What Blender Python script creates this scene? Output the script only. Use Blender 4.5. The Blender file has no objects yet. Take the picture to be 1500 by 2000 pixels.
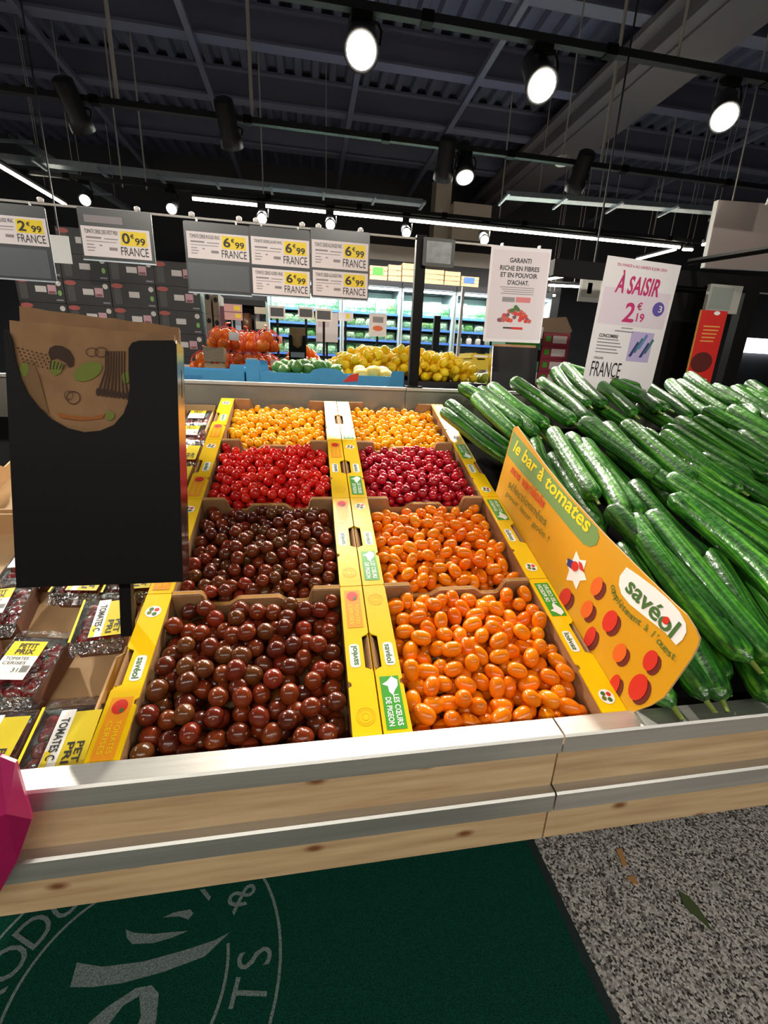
import bpy, math, random
import numpy as np
from mathutils import Matrix, Vector, Euler

# ------------------------------------------------------------------ camera
SC = bpy.context.scene
COL = SC.collection
CAMP = np.array([-0.1021, -0.4914, 1.3607])
YAW, PITCH, ROLL, FPX = 0.17636, 0.314368, 0.0427376, 865.0
SL = 0.3225309            # slope of the display deck
U, ZR, W = 0.305, 0.86, 0.3974
_f = np.array([math.sin(YAW)*math.cos(PITCH), math.cos(YAW)*math.cos(PITCH), -math.sin(PITCH)])
_r = np.array([math.cos(YAW), -math.sin(YAW), 0.0]); _u = np.cross(_r, _f)
_r, _u = _r*math.cos(ROLL)+_u*math.sin(ROLL), -_r*math.sin(ROLL)+_u*math.cos(ROLL)
cam_data = bpy.data.cameras.new('camera'); cam = bpy.data.objects.new('camera', cam_data); COL.objects.link(cam)
cam_data.sensor_fit = 'VERTICAL'; cam_data.sensor_height = 36.0; cam_data.lens = 36.0*FPX/2000.0
cam_data.clip_start = 0.02; cam_data.clip_end = 60
cam.matrix_world = Matrix(((_r[0], _u[0], -_f[0], CAMP[0]), (_r[1], _u[1], -_f[1], CAMP[1]), (_r[2], _u[2], -_f[2], CAMP[2]), (0, 0, 0, 1)))
SC.camera = cam

# ------------------------------------------------------------------ world, exposure
world = bpy.data.worlds.new('world'); SC.world = world; world.use_nodes = True
world.node_tree.nodes['Background'].inputs[0].default_value = (0.75, 0.85, 1.0, 1)
world.node_tree.nodes['Background'].inputs[1].default_value = 0.05
SC.view_settings.view_transform = 'Standard'; SC.view_settings.look = 'None'
SC.view_settings.gamma = 1.0; SC.view_settings.use_curve_mapping = False
SC.view_settings.exposure = 0.22
SPOT_W, FILL_W, TUBE_E, SPOT_E = 150.0, 60.0, 14.0, 80.0

# ------------------------------------------------------------------ pixel helpers (a pixel is a direction; the plane gives the distance)
def ray(x, y): return _f + (x-750)/FPX*_r - (y-1000)/FPX*_u
def onY(x, y, Y): d = ray(x, y); return CAMP + d*((Y-CAMP[1])/d[1])
def onX(x, y, X): d = ray(x, y); return CAMP + d*((X-CAMP[0])/d[0])
def onZ(x, y, Z): d = ray(x, y); return CAMP + d*((Z-CAMP[2])/d[2])
def onP(x, y, z0, sl):
    n = np.array([0, -math.sin(sl), math.cos(sl)]); d = ray(x, y)
    return CAMP + d*(((np.array([0, 0, z0])-CAMP) @ n)/(d @ n))
ES = np.array([0, math.cos(SL), math.sin(SL)]); EN = np.array([0, -math.sin(SL), math.cos(SL)])
def onS(x, y, off=0.0): return onP(x, y, ZR+off, SL)
def slp(X, s, n=0.0): return np.array([X, 0, ZR]) + ES*s + EN*n
def rect(x0, y0, x1, y1, Y):
    xm, ym = (x0+x1)/2, (y0+y1)/2
    return onY(x0, ym, Y)[0], onY(x1, ym, Y)[0], onY(xm, y1, Y)[2], onY(xm, y0, Y)[2]

# ------------------------------------------------------------------ materials
def lin(c):
    if isinstance(c, str):
        c = c.lstrip('#'); c = [int(c[i:i+2], 16)/255 for i in (0, 2, 4)]
        return tuple((v/12.92 if v <= 0.04045 else ((v+0.055)/1.055)**2.4) for v in c)
    return tuple(c)
_mats = {}
def mat(name, col, rough=0.5, metal=0.0, coat=0.0, noise=0.0, scale=30.0, stretch=None, bump=0.0, bscale=None, emit=0.0, alpha=1.0, trans=0.0, vary=None, spec=0.5, col2=None, wave=None):
    if name in _mats: return _mats[name]
    m = bpy.data.materials.new(name); m.use_nodes = True; nt = m.node_tree; N = nt.nodes; L = nt.links
    b = N['Principled BSDF']; c = lin(col)
    b.inputs['Base Color'].default_value = (*c, 1); b.inputs['Roughness'].default_value = rough
    b.inputs['Metallic'].default_value = metal; b.inputs['Coat Weight'].default_value = coat; b.inputs['Coat Roughness'].default_value = 0.12
    b.inputs['Alpha'].default_value = alpha; b.inputs['Transmission Weight'].default_value = trans
    b.inputs['Specular IOR Level'].default_value = spec
    src = None
    if noise or bump:
        tc = N.new('ShaderNodeTexCoord'); mp = N.new('ShaderNodeMapping'); L.new(tc.outputs['Object'], mp.inputs[0])
        if stretch: mp.inputs['Scale'].default_value = stretch
        nz = N.new('ShaderNodeTexNoise'); nz.inputs['Scale'].default_value = scale; nz.inputs['Detail'].default_value = 4
        L.new(mp.outputs[0], nz.inputs['Vector'])
        if noise:
            rp = N.new('ShaderNodeValToRGB'); c2 = lin(col2) if col2 else tuple(v*(1-noise) for v in c)
            rp.color_ramp.elements[0].color = (*c2, 1); rp.color_ramp.elements[1].color = (*c, 1)
            rp.color_ramp.elements[0].position = 0.35; rp.color_ramp.elements[1].position = 0.65
            L.new(nz.outputs['Fac'], rp.inputs[0]); src = rp.outputs[0]
        if bump:
            nb = nz
            if bscale:
                nb = N.new('ShaderNodeTexNoise'); nb.inputs['Scale'].default_value = bscale; nb.inputs['Detail'].default_value = 3; L.new(mp.outputs[0], nb.inputs['Vector'])
            bp = N.new('ShaderNodeBump'); bp.inputs['Strength'].default_value = bump; bp.inputs['Distance'].default_value = 0.01
            L.new(nb.outputs['Fac'], bp.inputs['Height']); L.new(bp.outputs[0], b.inputs['Normal'])
    if vary:
        oi = N.new('ShaderNodeObjectInfo'); rp2 = N.new('ShaderNodeValToRGB')
        els = rp2.color_ramp.elements
        while len(els) < len(vary): els.new(0.5)
        for i, v in enumerate(vary): els[i].position = i/(len(vary)-1); els[i].color = (*lin(v), 1)
        L.new(oi.outputs['Random'], rp2.inputs[0])
        if src is None: src = rp2.outputs[0]
        else:
            mx = N.new('ShaderNodeMix'); mx.data_type = 'RGBA'; mx.blend_type = 'MULTIPLY'; mx.inputs[0].default_value = 1.0
            L.new(rp2.outputs[0], mx.inputs[6]); L.new(src, mx.inputs[7]); src = mx.outputs[2]
    if src is not None: L.new(src, b.inputs['Base Color'])
    if emit:
        b.inputs['Emission Color'].default_value = (*c, 1); b.inputs['Emission Strength'].default_value = emit
    _mats[name] = m; return m

STEEL = mat('steel', '#cfcdc8', 0.42, 0.85, noise=0.18, scale=14, stretch=(0.15, 6, 6), bump=0.02, bscale=60)
STEELB = mat('steel_back', '#a8a49c', 0.36, 1.0, noise=0.12, scale=8)
CHROME = mat('side_steel', '#c8c4ba', 0.16, 1.0)
GALV = mat('galvanised', '#aab4be', 0.4, 0.8, noise=0.15, scale=20)
BLACK = mat('black_paint', '#0c0c0c', 0.5, 0, spec=0.14)
DARK = mat('dark_metal', '#1d1f24', 0.5, 0.2)
RODM = mat('rod_metal', '#a5a2a0', 0.5, 0.2)
BEAMM = mat('beam_paint', '#62657a', 0.6)
DECKM = mat('ceiling_deck', '#53576c', 0.6)
DUCTM = mat('duct_paint', '#5e5a5e', 0.6)
CARD = mat('cardboard', '#a97e55', 0.75, noise=0.12, scale=40, bump=0.05, bscale=120)
CARDP = mat('cardboard_pale', '#d2ab7c', 0.75, noise=0.1, scale=25)
YEL = mat('yellow_card', '#f7c800', 0.34, 0, coat=0.55, noise=0.05, scale=20, bump=0.03, bscale=45)
YELD = mat('yellow_emboss', '#e0ab00', 0.4)
YELB = mat('display_card_yellow', '#d99c0e', 0.42, 0, coat=0.15, noise=0.06, scale=6)
ORG = mat('orange_print', '#f09a1c', 0.35, coat=0.3)
WHT = mat('white_print', '#f2f0ee', 0.45)
PAPER = mat('paper_white', '#e9e3ea', 0.55)
PALE = mat('pale_lilac', '#d9c6d4', 0.55)
GRN = mat('green_print', '#3c9a2c', 0.4)
BAND = mat('green_band', '#6f9450', 0.45)
DGRN = mat('dark_green_ink', '#3d6a2c', 0.5)
OLIVE = mat('olive_ink', '#6d7226', 0.5)
REDI = mat('red_ink', '#d42a1c', 0.45)
ORGI = mat('orange_ink', '#e2641a', 0.45)
REDO = mat('red_orange_ink', '#d4491c', 0.45)
DRED = mat('dark_red_ink', '#6a1c14', 0.5)
MAG = mat('magenta_ink', '#c21a6b', 0.5)
PURP = mat('purple_ink', '#5c4aa6', 0.5)
BLUEI = mat('blue_ink', '#5b7fb8', 0.5)
NAVY = mat('navy_ink', '#2a2f78', 0.5)
INK = mat('black_ink', '#1c1a1c', 0.5)
GREYI = mat('grey_ink', '#8e8890', 0.5)
PRICE = mat('price_yellow', '#f3d70a', 0.45)
HOLD = mat('holder_grey', '#3a3e44', 0.3, 0, coat=0.3)
CLEAR = mat('clear_plastic', '#c8d0d8', 0.12, 0, alpha=0.28)
FILM = None
WHITEP = mat('white_plastic', '#e6e6e6', 0.35)
LEDM = mat('led_tube', '#fff6dc', 0.4, emit=TUBE_E)
LAMPM = mat('lamp_lens', '#fff4dc', 0.4, emit=SPOT_E)
LAMPS = mat('lamp_lens_far', '#fff2d8', 0.4, emit=9.0)
GLOWM = mat('light_panel', '#f4f8ff', 0.4, emit=6.0)
PINE = None

def node_mat(name, build):
    m = bpy.data.materials.new(name); m.use_nodes = True; build(m.node_tree, m.node_tree.nodes['Principled BSDF']); _mats[name] = m; return m
def _pine(nt, b):
    N, L = nt.nodes, nt.links
    tc = N.new('ShaderNodeTexCoord'); mp = N.new('ShaderNodeMapping'); mp.inputs['Scale'].default_value = (0.9, 12, 12)
    L.new(tc.outputs['Object'], mp.inputs[0]); nz = N.new('ShaderNodeTexNoise'); nz.inputs['Scale'].default_value = 6; nz.inputs['Detail'].default_value = 6
    L.new(mp.outputs[0], nz.inputs['Vector']); rp = N.new('ShaderNodeValToRGB')
    rp.color_ramp.elements[0].color = (*lin('#b3936c'), 1); rp.color_ramp.elements[1].color = (*lin('#d3b68e'), 1)
    rp.color_ramp.elements[0].position = 0.3; rp.color_ramp.elements[1].position = 0.7; L.new(nz.outputs['Fac'], rp.inputs[0])
    mp2 = N.new('ShaderNodeMapping'); mp2.inputs['Scale'].default_value = (5.5, 1, 11); L.new(tc.outputs['Object'], mp2.inputs[0])
    vo = N.new('ShaderNodeTexVoronoi'); vo.inputs['Scale'].default_value = 1.0; vo.voronoi_dimensions = '2D'
    sx = N.new('ShaderNodeSeparateXYZ'); cx = N.new('ShaderNodeCombineXYZ'); L.new(mp2.outputs[0], sx.inputs[0]); L.new(sx.outputs[0], cx.inputs[0]); L.new(sx.outputs[2], cx.inputs[1])
    L.new(cx.outputs[0], vo.inputs['Vector']); kr = N.new('ShaderNodeValToRGB'); kr.color_ramp.elements[0].color = (1, 1, 1, 1); kr.color_ramp.elements[1].color = (0, 0, 0, 1)
    kr.color_ramp.elements[0].position = 0.03; kr.color_ramp.elements[1].position = 0.10; L.new(vo.outputs['Distance'], kr.inputs[0])
    mx = N.new('ShaderNodeMix'); mx.data_type = 'RGBA'; L.new(kr.outputs[0], mx.inputs[0]); L.new(rp.outputs[0], mx.inputs[6]); mx.inputs[7].default_value = (*lin('#7a4a2a'), 1)
    L.new(mx.outputs[2], b.inputs['Base Color']); b.inputs['Roughness'].default_value = 0.5
PINE = node_mat('pine', _pine)
def _terrazzo(nt, b):
    N, L = nt.nodes, nt.links
    tc = N.new('ShaderNodeTexCoord'); vo = N.new('ShaderNodeTexVoronoi'); vo.inputs['Scale'].default_value = 190
    L.new(tc.outputs['Object'], vo.inputs['Vector']); sp = N.new('ShaderNodeSeparateColor'); L.new(vo.outputs['Color'], sp.inputs[0])
    rp = N.new('ShaderNodeValToRGB'); e = rp.color_ramp.elements; e[0].color = (*lin('#3b3734'), 1); e[1].color = (*lin('#d0cbc4'), 1)
    e[0].position = 0.1; e[1].position = 0.9; k = e.new(0.4); k.color = (*lin('#8d8883'), 1); L.new(sp.outputs[0], rp.inputs[0])
    nz = N.new('ShaderNodeTexNoise'); nz.inputs['Scale'].default_value = 260; L.new(tc.outputs['Object'], nz.inputs['Vector'])
    mx = N.new('ShaderNodeMix'); mx.data_type = 'RGBA'; mx.blend_type = 'OVERLAY'; mx.inputs[0].default_value = 0.6
    L.new(rp.outputs[0], mx.inputs[6]); L.new(nz.outputs['Fac'], mx.inputs[7]); L.new(mx.outputs[2], b.inputs['Base Color']); b.inputs['Roughness'].default_value = 0.45
def _film(nt, b):
    N, L = nt.nodes, nt.links; out = N['Material Output']; N.remove(b)
    tr = N.new('ShaderNodeBsdfTransparent'); gl = N.new('ShaderNodeBsdfGlossy'); gl.inputs['Roughness'].default_value = 0.10; mx = N.new('ShaderNodeMixShader')
    tc = N.new('ShaderNodeTexCoord'); nz = N.new('ShaderNodeTexNoise'); nz.inputs['Scale'].default_value = 70; nz.inputs['Detail'].default_value = 3; nz.inputs['Distortion'].default_value = 1.5; L.new(tc.outputs['Object'], nz.inputs['Vector'])
    bp = N.new('ShaderNodeBump'); bp.inputs['Strength'].default_value = 1.0; bp.inputs['Distance'].default_value = 0.012; L.new(nz.outputs['Fac'], bp.inputs['Height']); L.new(bp.outputs[0], gl.inputs['Normal'])
    lw = N.new('ShaderNodeFresnel'); lw.inputs['IOR'].default_value = 1.7; L.new(bp.outputs[0], lw.inputs['Normal'])
    L.new(lw.outputs[0], mx.inputs[0]); L.new(tr.outputs[0], mx.inputs[1]); L.new(gl.outputs[0], mx.inputs[2]); L.new(mx.outputs[0], out.inputs['Surface'])
FILM = node_mat('wrap_film', _film)
TERR = node_mat('terrazzo', _terrazzo)
def _carpet(c1, c2):
    def f(nt, b):
        N, L = nt.nodes, nt.links
        tc = N.new('ShaderNodeTexCoord'); nz = N.new('ShaderNodeTexNoise'); nz.inputs['Scale'].default_value = 420; nz.inputs['Detail'].default_value = 2
        L.new(tc.outputs['Object'], nz.inputs['Vector']); rp = N.new('ShaderNodeValToRGB')
        rp.color_ramp.elements[0].color = (*lin(c1), 1); rp.color_ramp.elements[1].color = (*lin(c2), 1); rp.color_ramp.elements[0].position = 0.35; rp.color_ramp.elements[1].position = 0.65
        L.new(nz.outputs['Fac'], rp.inputs[0]); L.new(rp.outputs[0], b.inputs['Base Color']); b.inputs['Roughness'].default_value = 0.95; b.inputs['Specular IOR Level'].default_value = 0.1
        bp = N.new('ShaderNodeBump'); bp.inputs['Strength'].default_value = 0.6; bp.inputs['Distance'].default_value = 0.004; L.new(nz.outputs['Fac'], bp.inputs['Height']); L.new(bp.outputs[0], b.inputs['Normal'])
    return f
MATG = node_mat('mat_green', _carpet('#09342a', '#15503f')); MATW = node_mat('mat_grey', _carpet('#5d6d6a', '#8f9b98'))

ORD = ['first', 'second', 'third', 'fourth', 'fifth', 'sixth', 'seventh', 'eighth', 'ninth', 'tenth', 'eleventh', 'twelfth', 'thirteenth', 'fourteenth', 'fifteenth', 'sixteenth']
# ------------------------------------------------------------------ mesh helpers
class MB:
    def __init__(s): s.v, s.f, s.m = [], [], []
    def add(s, vs, fs, mi=0):
        o = len(s.v); s.v += [tuple(map(float, p)) for p in vs]
        for f in fs: s.f.append(tuple(i+o for i in f)); s.m.append(mi if not isinstance(mi, (list, tuple)) else mi[len(s.m) % len(mi)])
        return s
    def box(s, x0, x1, y0, y1, z0, z1, mi=0):
        return s.add([(x0, y0, z0), (x1, y0, z0), (x1, y1, z0), (x0, y1, z0), (x0, y0, z1), (x1, y0, z1), (x1, y1, z1), (x0, y1, z1)],
                     [(3, 2, 1, 0), (4, 5, 6, 7), (0, 1, 5, 4), (1, 2, 6, 5), (2, 3, 7, 6), (3, 0, 4, 7)], mi)
    def prism(s, pts, d0, d1, ax='y', mi=0, m0=None, m1=None):
        n = len(pts)
        def P(p, d): return (p[0], d, p[1]) if ax == 'y' else ((d, p[0], p[1]) if ax == 'x' else (p[0], p[1], d))
        o = len(s.v); s.v += [P(p, d0) for p in pts]+[P(p, d1) for p in pts]
        s.f.append(tuple(o+i for i in range(n))); s.m.append(mi if m0 is None else m0)
        s.f.append(tuple(o+n+i for i in reversed(range(n)))); s.m.append(mi if m1 is None else m1)
        for i in range(n): j = (i+1) % n; s.f.append((o+j, o+i, o+n+i, o+n+j)); s.m.append(mi)
        return s
    def tube(s, pts, r, n=8, mi=0, cap=True):
        pts = [np.array(p, float) for p in pts]; k = len(pts); rs = r if hasattr(r, '__len__') else [r]*k; o = len(s.v)
        ref = np.array([0, 0, 1.0])
        for i, p in enumerate(pts):
            t = pts[min(i+1, k-1)]-pts[max(i-1, 0)]; t /= np.linalg.norm(t)
            a = np.cross(t, ref if abs(t[2]) < 0.95 else np.array([1.0, 0, 0])); a /= np.linalg.norm(a); b = np.cross(t, a)
            s.v += [tuple(p+rs[i]*(math.cos(2*math.pi*j/n)*a+math.sin(2*math.pi*j/n)*b)) for j in range(n)]
        for i in range(k-1):
            for j in range(n):
                j2 = (j+1) % n; s.f.append((o+i*n+j, o+i*n+j2, o+(i+1)*n+j2, o+(i+1)*n+j)); s.m.append(mi)
        if cap:
            s.f.append(tuple(o+j for j in reversed(range(n)))); s.m.append(mi); s.f.append(tuple(o+(k-1)*n+j for j in range(n))); s.m.append(mi)
        return s
    def lathe(s, prof, n=16, c=(0, 0, 0), mi=0, sx=1.0, sy=1.0):
        o = len(s.v)
        for (r, z) in prof: s.v += [(c[0]+sx*r*math.cos(2*math.pi*j/n), c[1]+sy*r*math.sin(2*math.pi*j/n), c[2]+z) for j in range(n)]
        for i in range(len(prof)-1):
            for j in range(n):
                j2 = (j+1) % n; s.f.append((o+i*n+j, o+i*n+j2, o+(i+1)*n+j2, o+(i+1)*n+j)); s.m.append(mi)
        s.f.append(tuple(o+j for j in reversed(range(n)))); s.m.append(mi)
        s.f.append(tuple(o+(len(prof)-1)*n+j for j in range(n))); s.m.append(mi)
        return s
    def ball(s, c, r, nu=10, nv=6, mi=0, R=None):
        prof = [(math.sin(math.pi*(i+0.15)/(nv+0.3)), -math.cos(math.pi*(i+0.15)/(nv+0.3))) for i in range(nv+1)]
        t = MB().lathe(prof, nu); rr = np.array(r if hasattr(r, '__len__') else (r, r, r))
        V = np.array(t.v)*rr
        if R is not None: V = V @ np.array(R).T
        return s.add(V+np.array(c), t.f, mi)
    def xf(s, M):
        M = np.array(M); s.v = [tuple((M @ np.array([*p, 1.0]))[:3]) for p in s.v]; return s
    def mesh(s, name, mats, smooth=False):
        me = bpy.data.meshes.new(name); me.from_pydata(s.v, [], s.f); mats = mats if isinstance(mats, (list, tuple)) else [mats]
        for m in mats: me.materials.append(m)
        if len(mats) > 1: me.polygons.foreach_set('material_index', s.m)
        if smooth: me.polygons.foreach_set('use_smooth', [True]*len(me.polygons))
        me.update(); return me
    def build(s, name, mats, parent=None, smooth=False): return inst(name, s.mesh(name, mats, smooth), parent)
def inst(name, me, parent=None):
    o = bpy.data.objects.new(name, me); COL.objects.link(o)
    if parent is not None: o.parent = parent
    return o
def tag(o, label, cat, group=None, kind=None):
    o['label'] = label; o['category'] = cat
    if group: o['group'] = group
    if kind: o['kind'] = kind
    return o
def struct(o): o['kind'] = 'structure'; return o
def thing(name, label, cat, loc=(0, 0, 0), rot=(0, 0, 0), group=None):
    o = bpy.data.objects.new(name, None); COL.objects.link(o); o.empty_display_size = 0.05
    o.location = tuple(map(float, loc)); o.rotation_euler = rot
    return tag(o, label, cat, group)
def frame_thing(name, label, cat, O, right, up, group=None):
    """Empty whose local x = right, z = up, front face looks along -y."""
    r = np.array(right, float); r /= np.linalg.norm(r); u = np.array(up, float); u -= r*(u @ r); u /= np.linalg.norm(u); y = np.cross(u, r)
    o = thing(name, label, cat, group=group)
    o.matrix_world = Matrix(((r[0], y[0], u[0], O[0]), (r[1], y[1], u[1], O[1]), (r[2], y[2], u[2], O[2]), (0, 0, 0, 1)))
    return o
def rot_to(d, up=(0, 0, 1)):
    return Vector(tuple(d)).to_track_quat('Z', 'Y').to_euler()
def circ(cx, cy, rx, ry=None, n=20, a0=0.0):
    ry = ry or rx; return [(cx+rx*math.cos(a0+2*math.pi*i/n), cy+ry*math.sin(a0+2*math.pi*i/n)) for i in range(n)]
def rrect(x0, x1, y0, y1, r, n=4):
    P = []
    for cx, cy, a in ((x1-r, y1-r, 0), (x0+r, y1-r, 90), (x0+r, y0+r, 180), (x1-r, y0+r, 270)):
        P += [(cx+r*math.cos(math.radians(a+90*i/n)), cy+r*math.sin(math.radians(a+90*i/n))) for i in range(n+1)]
    return P
def flat(name, pts, m, parent, y=-0.0006, th=0.0004, ax='y'):
    return MB().prism(pts, y, y+th, ax).build(name, m, parent)
def rectp(x0, x1, y0, y1): return [(x0, y0), (x1, y0), (x1, y1), (x0, y1)]

# ------------------------------------------------------------------ lettering: every string becomes a unit mesh once, while the scene is empty
STR = ['2', '€', '99', '0', '6', 'FRANCE', 'TOMATE CERISE ROUGE VRAC', 'TOMATE CERISE JAUNE VRAC', 'TOMATE CERISE ALLONGEE VRAC', 'TOMATE CERISE NOIRE VRAC', 'TOMATE CERISE 250G PETIT PRIX',
       'GARANTI', 'RICHE EN FIBRES', 'ET EN POUVOIR', "D'ACHAT.", 'À SAISIR', ',19', '3', 'DU MARDI 6 AU SAMEDI 8 JUIN 2024', 'CONCOMBRE', 'ORIGINE', 'le bar à tomates', 'nos variétés', 'sélectionnées',
       'pour leur', 'goût !', 'savéol', 'LES CŒURS', 'DE PIGEON', 'TOMATES', 'CERISES', 'PETIT', 'PRIX', 'TOMATES CERISES', 'PET', 'PRI', 'TOMATES C', '31', '2,29'] + sorted(set("complètement à l'ouest") | set('PRODUITS&FRUITS'))
BOLD = {'savéol', '2', '0', '6', '€', '99', 'À SAISIR', ',19', 'GARANTI', 'RICHE EN FIBRES', 'ET EN POUVOIR', "D'ACHAT.", 'le bar à tomates', 'nos variétés', 'PETIT', 'PRIX', 'PET', 'PRI', 'CONCOMBRE', 'LES CŒURS', 'DE PIGEON', 'TOMATES C'}
_glyph = {}
def _make_text():
    tmp = []
    for s in STR:
        if s in _glyph or s == ' ': continue
        c = bpy.data.curves.new('t', 'FONT'); c.body = s; c.resolution_u = 3; c.offset = 0.022 if s in BOLD else 0.0; o = bpy.data.objects.new('t', c); COL.objects.link(o); tmp.append((s, o)); _glyph[s] = None
    dg = bpy.context.evaluated_depsgraph_get(); dg.update()
    for s, o in tmp:
        me = bpy.data.meshes.new_from_object(o.evaluated_get(dg)); V = np.array([v.co[:] for v in me.vertices]); F = [tuple(p.vertices) for p in me.polygons]
        lo, hi = V.min(0), V.max(0); _glyph[s] = (V[:, :2], F, lo, hi); bpy.data.meshes.remove(me)
    for s, o in tmp:
        c = o.data; bpy.data.objects.remove(o); bpy.data.curves.remove(c)
_make_text()
def text(parent, s, x0, x1, z0, z1, m, y=-0.0010, name='lettering', slant=0.0):
    """lettering filling the box x0..x1, z0..z1 of the parent's front (facing -y)"""
    V, F, lo, hi = _glyph[s]; w, h = hi[0]-lo[0], hi[1]-lo[1]
    P = [(x0+(p[0]-lo[0])/w*(x1-x0)+slant*(p[1]-lo[1])/h*(z1-z0), y, z0+(p[1]-lo[1])/h*(z1-z0)) for p in V]
    return MB().add(P, F).build(name, m, parent)
def text_on(parent, s, O, right, up, w, h, m, name='lettering'):
    """lettering centred at O in the parent's frame, along the given local vectors"""
    V, F, lo, hi = _glyph[s]; c = (np.array(lo[:2])+np.array(hi[:2]))/2; O, right, up = map(np.array, (O, right, up))
    return MB().add([O+right*(p[0]-c[0])/(hi[0]-lo[0])*w+up*(p[1]-c[1])/(hi[1]-lo[1])*h for p in V], F).build(name, m, parent)
def poly_on(parent, pts, O, right, up, m, name): # flat print in an arbitrary local plane
    O, right, up = map(np.array, (O, right, up)); return MB().add([O+right*a+up*b for a, b in pts], [tuple(range(len(pts)))]).build(name, m, parent)

# ------------------------------------------------------------------ lamps' light (the fixtures are built below)
def spot_light(name, parent, loc, target, watt, size=1.0, blend=0.7, rad=0.06, col=(1, 0.93, 0.80)):
    l = bpy.data.lights.new(name, 'SPOT'); l.energy = watt; l.spot_size = size; l.spot_blend = blend; l.shadow_soft_size = rad; l.color = col
    o = bpy.data.objects.new(name, l); COL.objects.link(o); o.location = tuple(loc)
    o.rotation_euler = Vector(tuple(np.array(target)-np.array(loc))).to_track_quat('-Z', 'Y').to_euler(); return o
def strip_light(name, loc, lx, watt, along='x'):
    l = bpy.data.lights.new(name, 'AREA'); l.shape = 'RECTANGLE'; l.size = lx if along == 'x' else 0.08; l.size_y = 0.08 if along == 'x' else lx; l.energy = watt; l.color = (1, 0.96, 0.88)
    o = bpy.data.objects.new(name, l); COL.objects.link(o); o.location = loc; return o

# ------------------------------------------------------------------ the setting
CEIL = 4.6
struct(MB().box(-7, 9, -5, 9, -0.2, 0).build('floor', TERR))
WALLM = mat('wall_paint', '#3c3c42', 0.7); WALLW = mat('wall_light', '#8a8680', 0.7)
struct(MB().box(-7, 9, 8.8, 9, 0, CEIL).build('wall_back', WALLM))
struct(MB().box(-7, -6.8, -5, 8.8, 0, CEIL).build('wall_left', WALLM))
struct(MB().box(8.8, 9, -5, 8.8, 0, CEIL).build('wall_right', WALLM))
struct(MB().box(-6.8, 8.8, -5, -4.8, 0, CEIL).build('wall_front', WALLW))
def ceiling():
    prof = []; x = -7.0
    while x < 9:
        prof += [(x, CEIL), (x+0.07, CEIL), (x+0.095, CEIL+0.06), (x+0.175, CEIL+0.06)]; x += 0.2
    mb = MB(); o = 0
    vs = [(p[0], -5, p[1]) for p in prof]+[(p[0], 9, p[1]) for p in prof]; n = len(prof)
    mb.add(vs, [(i, i+1, n+i+1, n+i) for i in range(n-1)]); mb.box(-7, 9, -5, 9, CEIL+0.07, CEIL+0.2)
    struct(mb.build('ceiling', DECKM))
ceiling()
# joists across the hall and the broad boxed beam along it
k = 1
for Y in (0.6, 1.8, 3.0, 4.05, 5.2, 6.25, 7.4):
    mb = MB(); mb.box(-6.8, 8.8, Y-0.07, Y+0.07, CEIL-0.30, CEIL-0.275); mb.box(-6.8, 8.8, Y-0.012, Y+0.012, CEIL-0.275, CEIL-0.025); mb.box(-6.8, 8.8, Y-0.07, Y+0.07, CEIL-0.025, CEIL)
    struct(mb.build('trim_%d' % k, BEAMM)); k += 1
mb = MB(); mb.box(2.83, 3.70, -4.8, 8.8, CEIL-0.36, CEIL-0.31); mb.box(2.95, 3.58, -4.8, 8.8, CEIL-0.48, CEIL-0.36); mb.box(3.08, 3.10, -4.8, 8.8, CEIL-0.50, CEIL-0.48)
struct(mb.build('trim_%d' % k, DUCTM)); k += 1
for X in (-2.6, -1.15, 0.45, 1.7, 5.4):
    struct(MB().box(X-0.03, X+0.03, -4.8, 8.8, CEIL-0.36, CEIL-0.31).build('trim_%d' % k, BEAMM)); k += 1
# pillar and boxed corner far behind
x0, x1, z0, z1 = rect(850, 345, 880, 470, 7.6); PILL = mat('pillar_paint', '#c0b2a6', 0.7)
struct(MB().box(x0, x1, 7.6, 7.9, 0, z1).build('trim_%d' % k, PILL)); k += 1
x0, x1, z0, z1 = rect(884, 397, 958, 470, 7.4)
struct(MB().box(x0, x1, 7.4, 7.6, z0, z1).build('trim_%d' % k, PILL)); k += 1

# ------------------------------------------------------------------ lighting tracks, spot lamps, tubes
def rod(X, Y, z0, label, z1=CEIL-0.02, r=0.008):
    return tag(MB().tube([(X, Y, z0), (X, Y, z1)], r, 6).build('hanging_rod', RODM), label, 'rod', 'ceiling rods')
TZ = 3.0
def track(Y, x0, x1, label, z=TZ):
    t = thing('lighting_track', label, 'track', (0, Y, z))
    MB().box(x0, x1, -0.02, 0.02, -0.018, 0.018).build('rail', DARK, t)
    for i in range(int(x1-x0)+1): MB().box(x0+i-0.03, x0+i+0.03, -0.026, 0.026, -0.024, 0.024).build('coupler', BLACK, t)
    return t
track(2.27, -6.5, 6.5, 'black lighting track carrying the three glaring spot lamps')
track(3.5, -6.5, 6.5, 'black lighting track carrying the unlit spot heads')
track(5.33, -6.5, 6.5, 'black lighting track carrying the tube row and small spots', 3.085)
track(-1.3, -4, 5, 'black lighting track over the aisle in front of the counter')
_head = MB().lathe([(0.035, -0.16), (0.052, -0.15), (0.052, 0.0), (0.06, 0.005), (0.064, 0.06), (0.058, 0.06)], 20).mesh('head', DARK, True)
_lens = MB().lathe([(0.057, 0.045), (0.05, 0.066), (0.02, 0.074)], 20).mesh('lens', LAMPM, True)
_lens2 = MB().lathe([(0.057, 0.045), (0.05, 0.066), (0.02, 0.074)], 20).mesh('lens', LAMPS, True)
_lens0 = MB().lathe([(0.057, 0.03), (0.02, 0.03)], 20).mesh('lens', mat('lens_off', '#55585e', 0.2), True)
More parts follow.
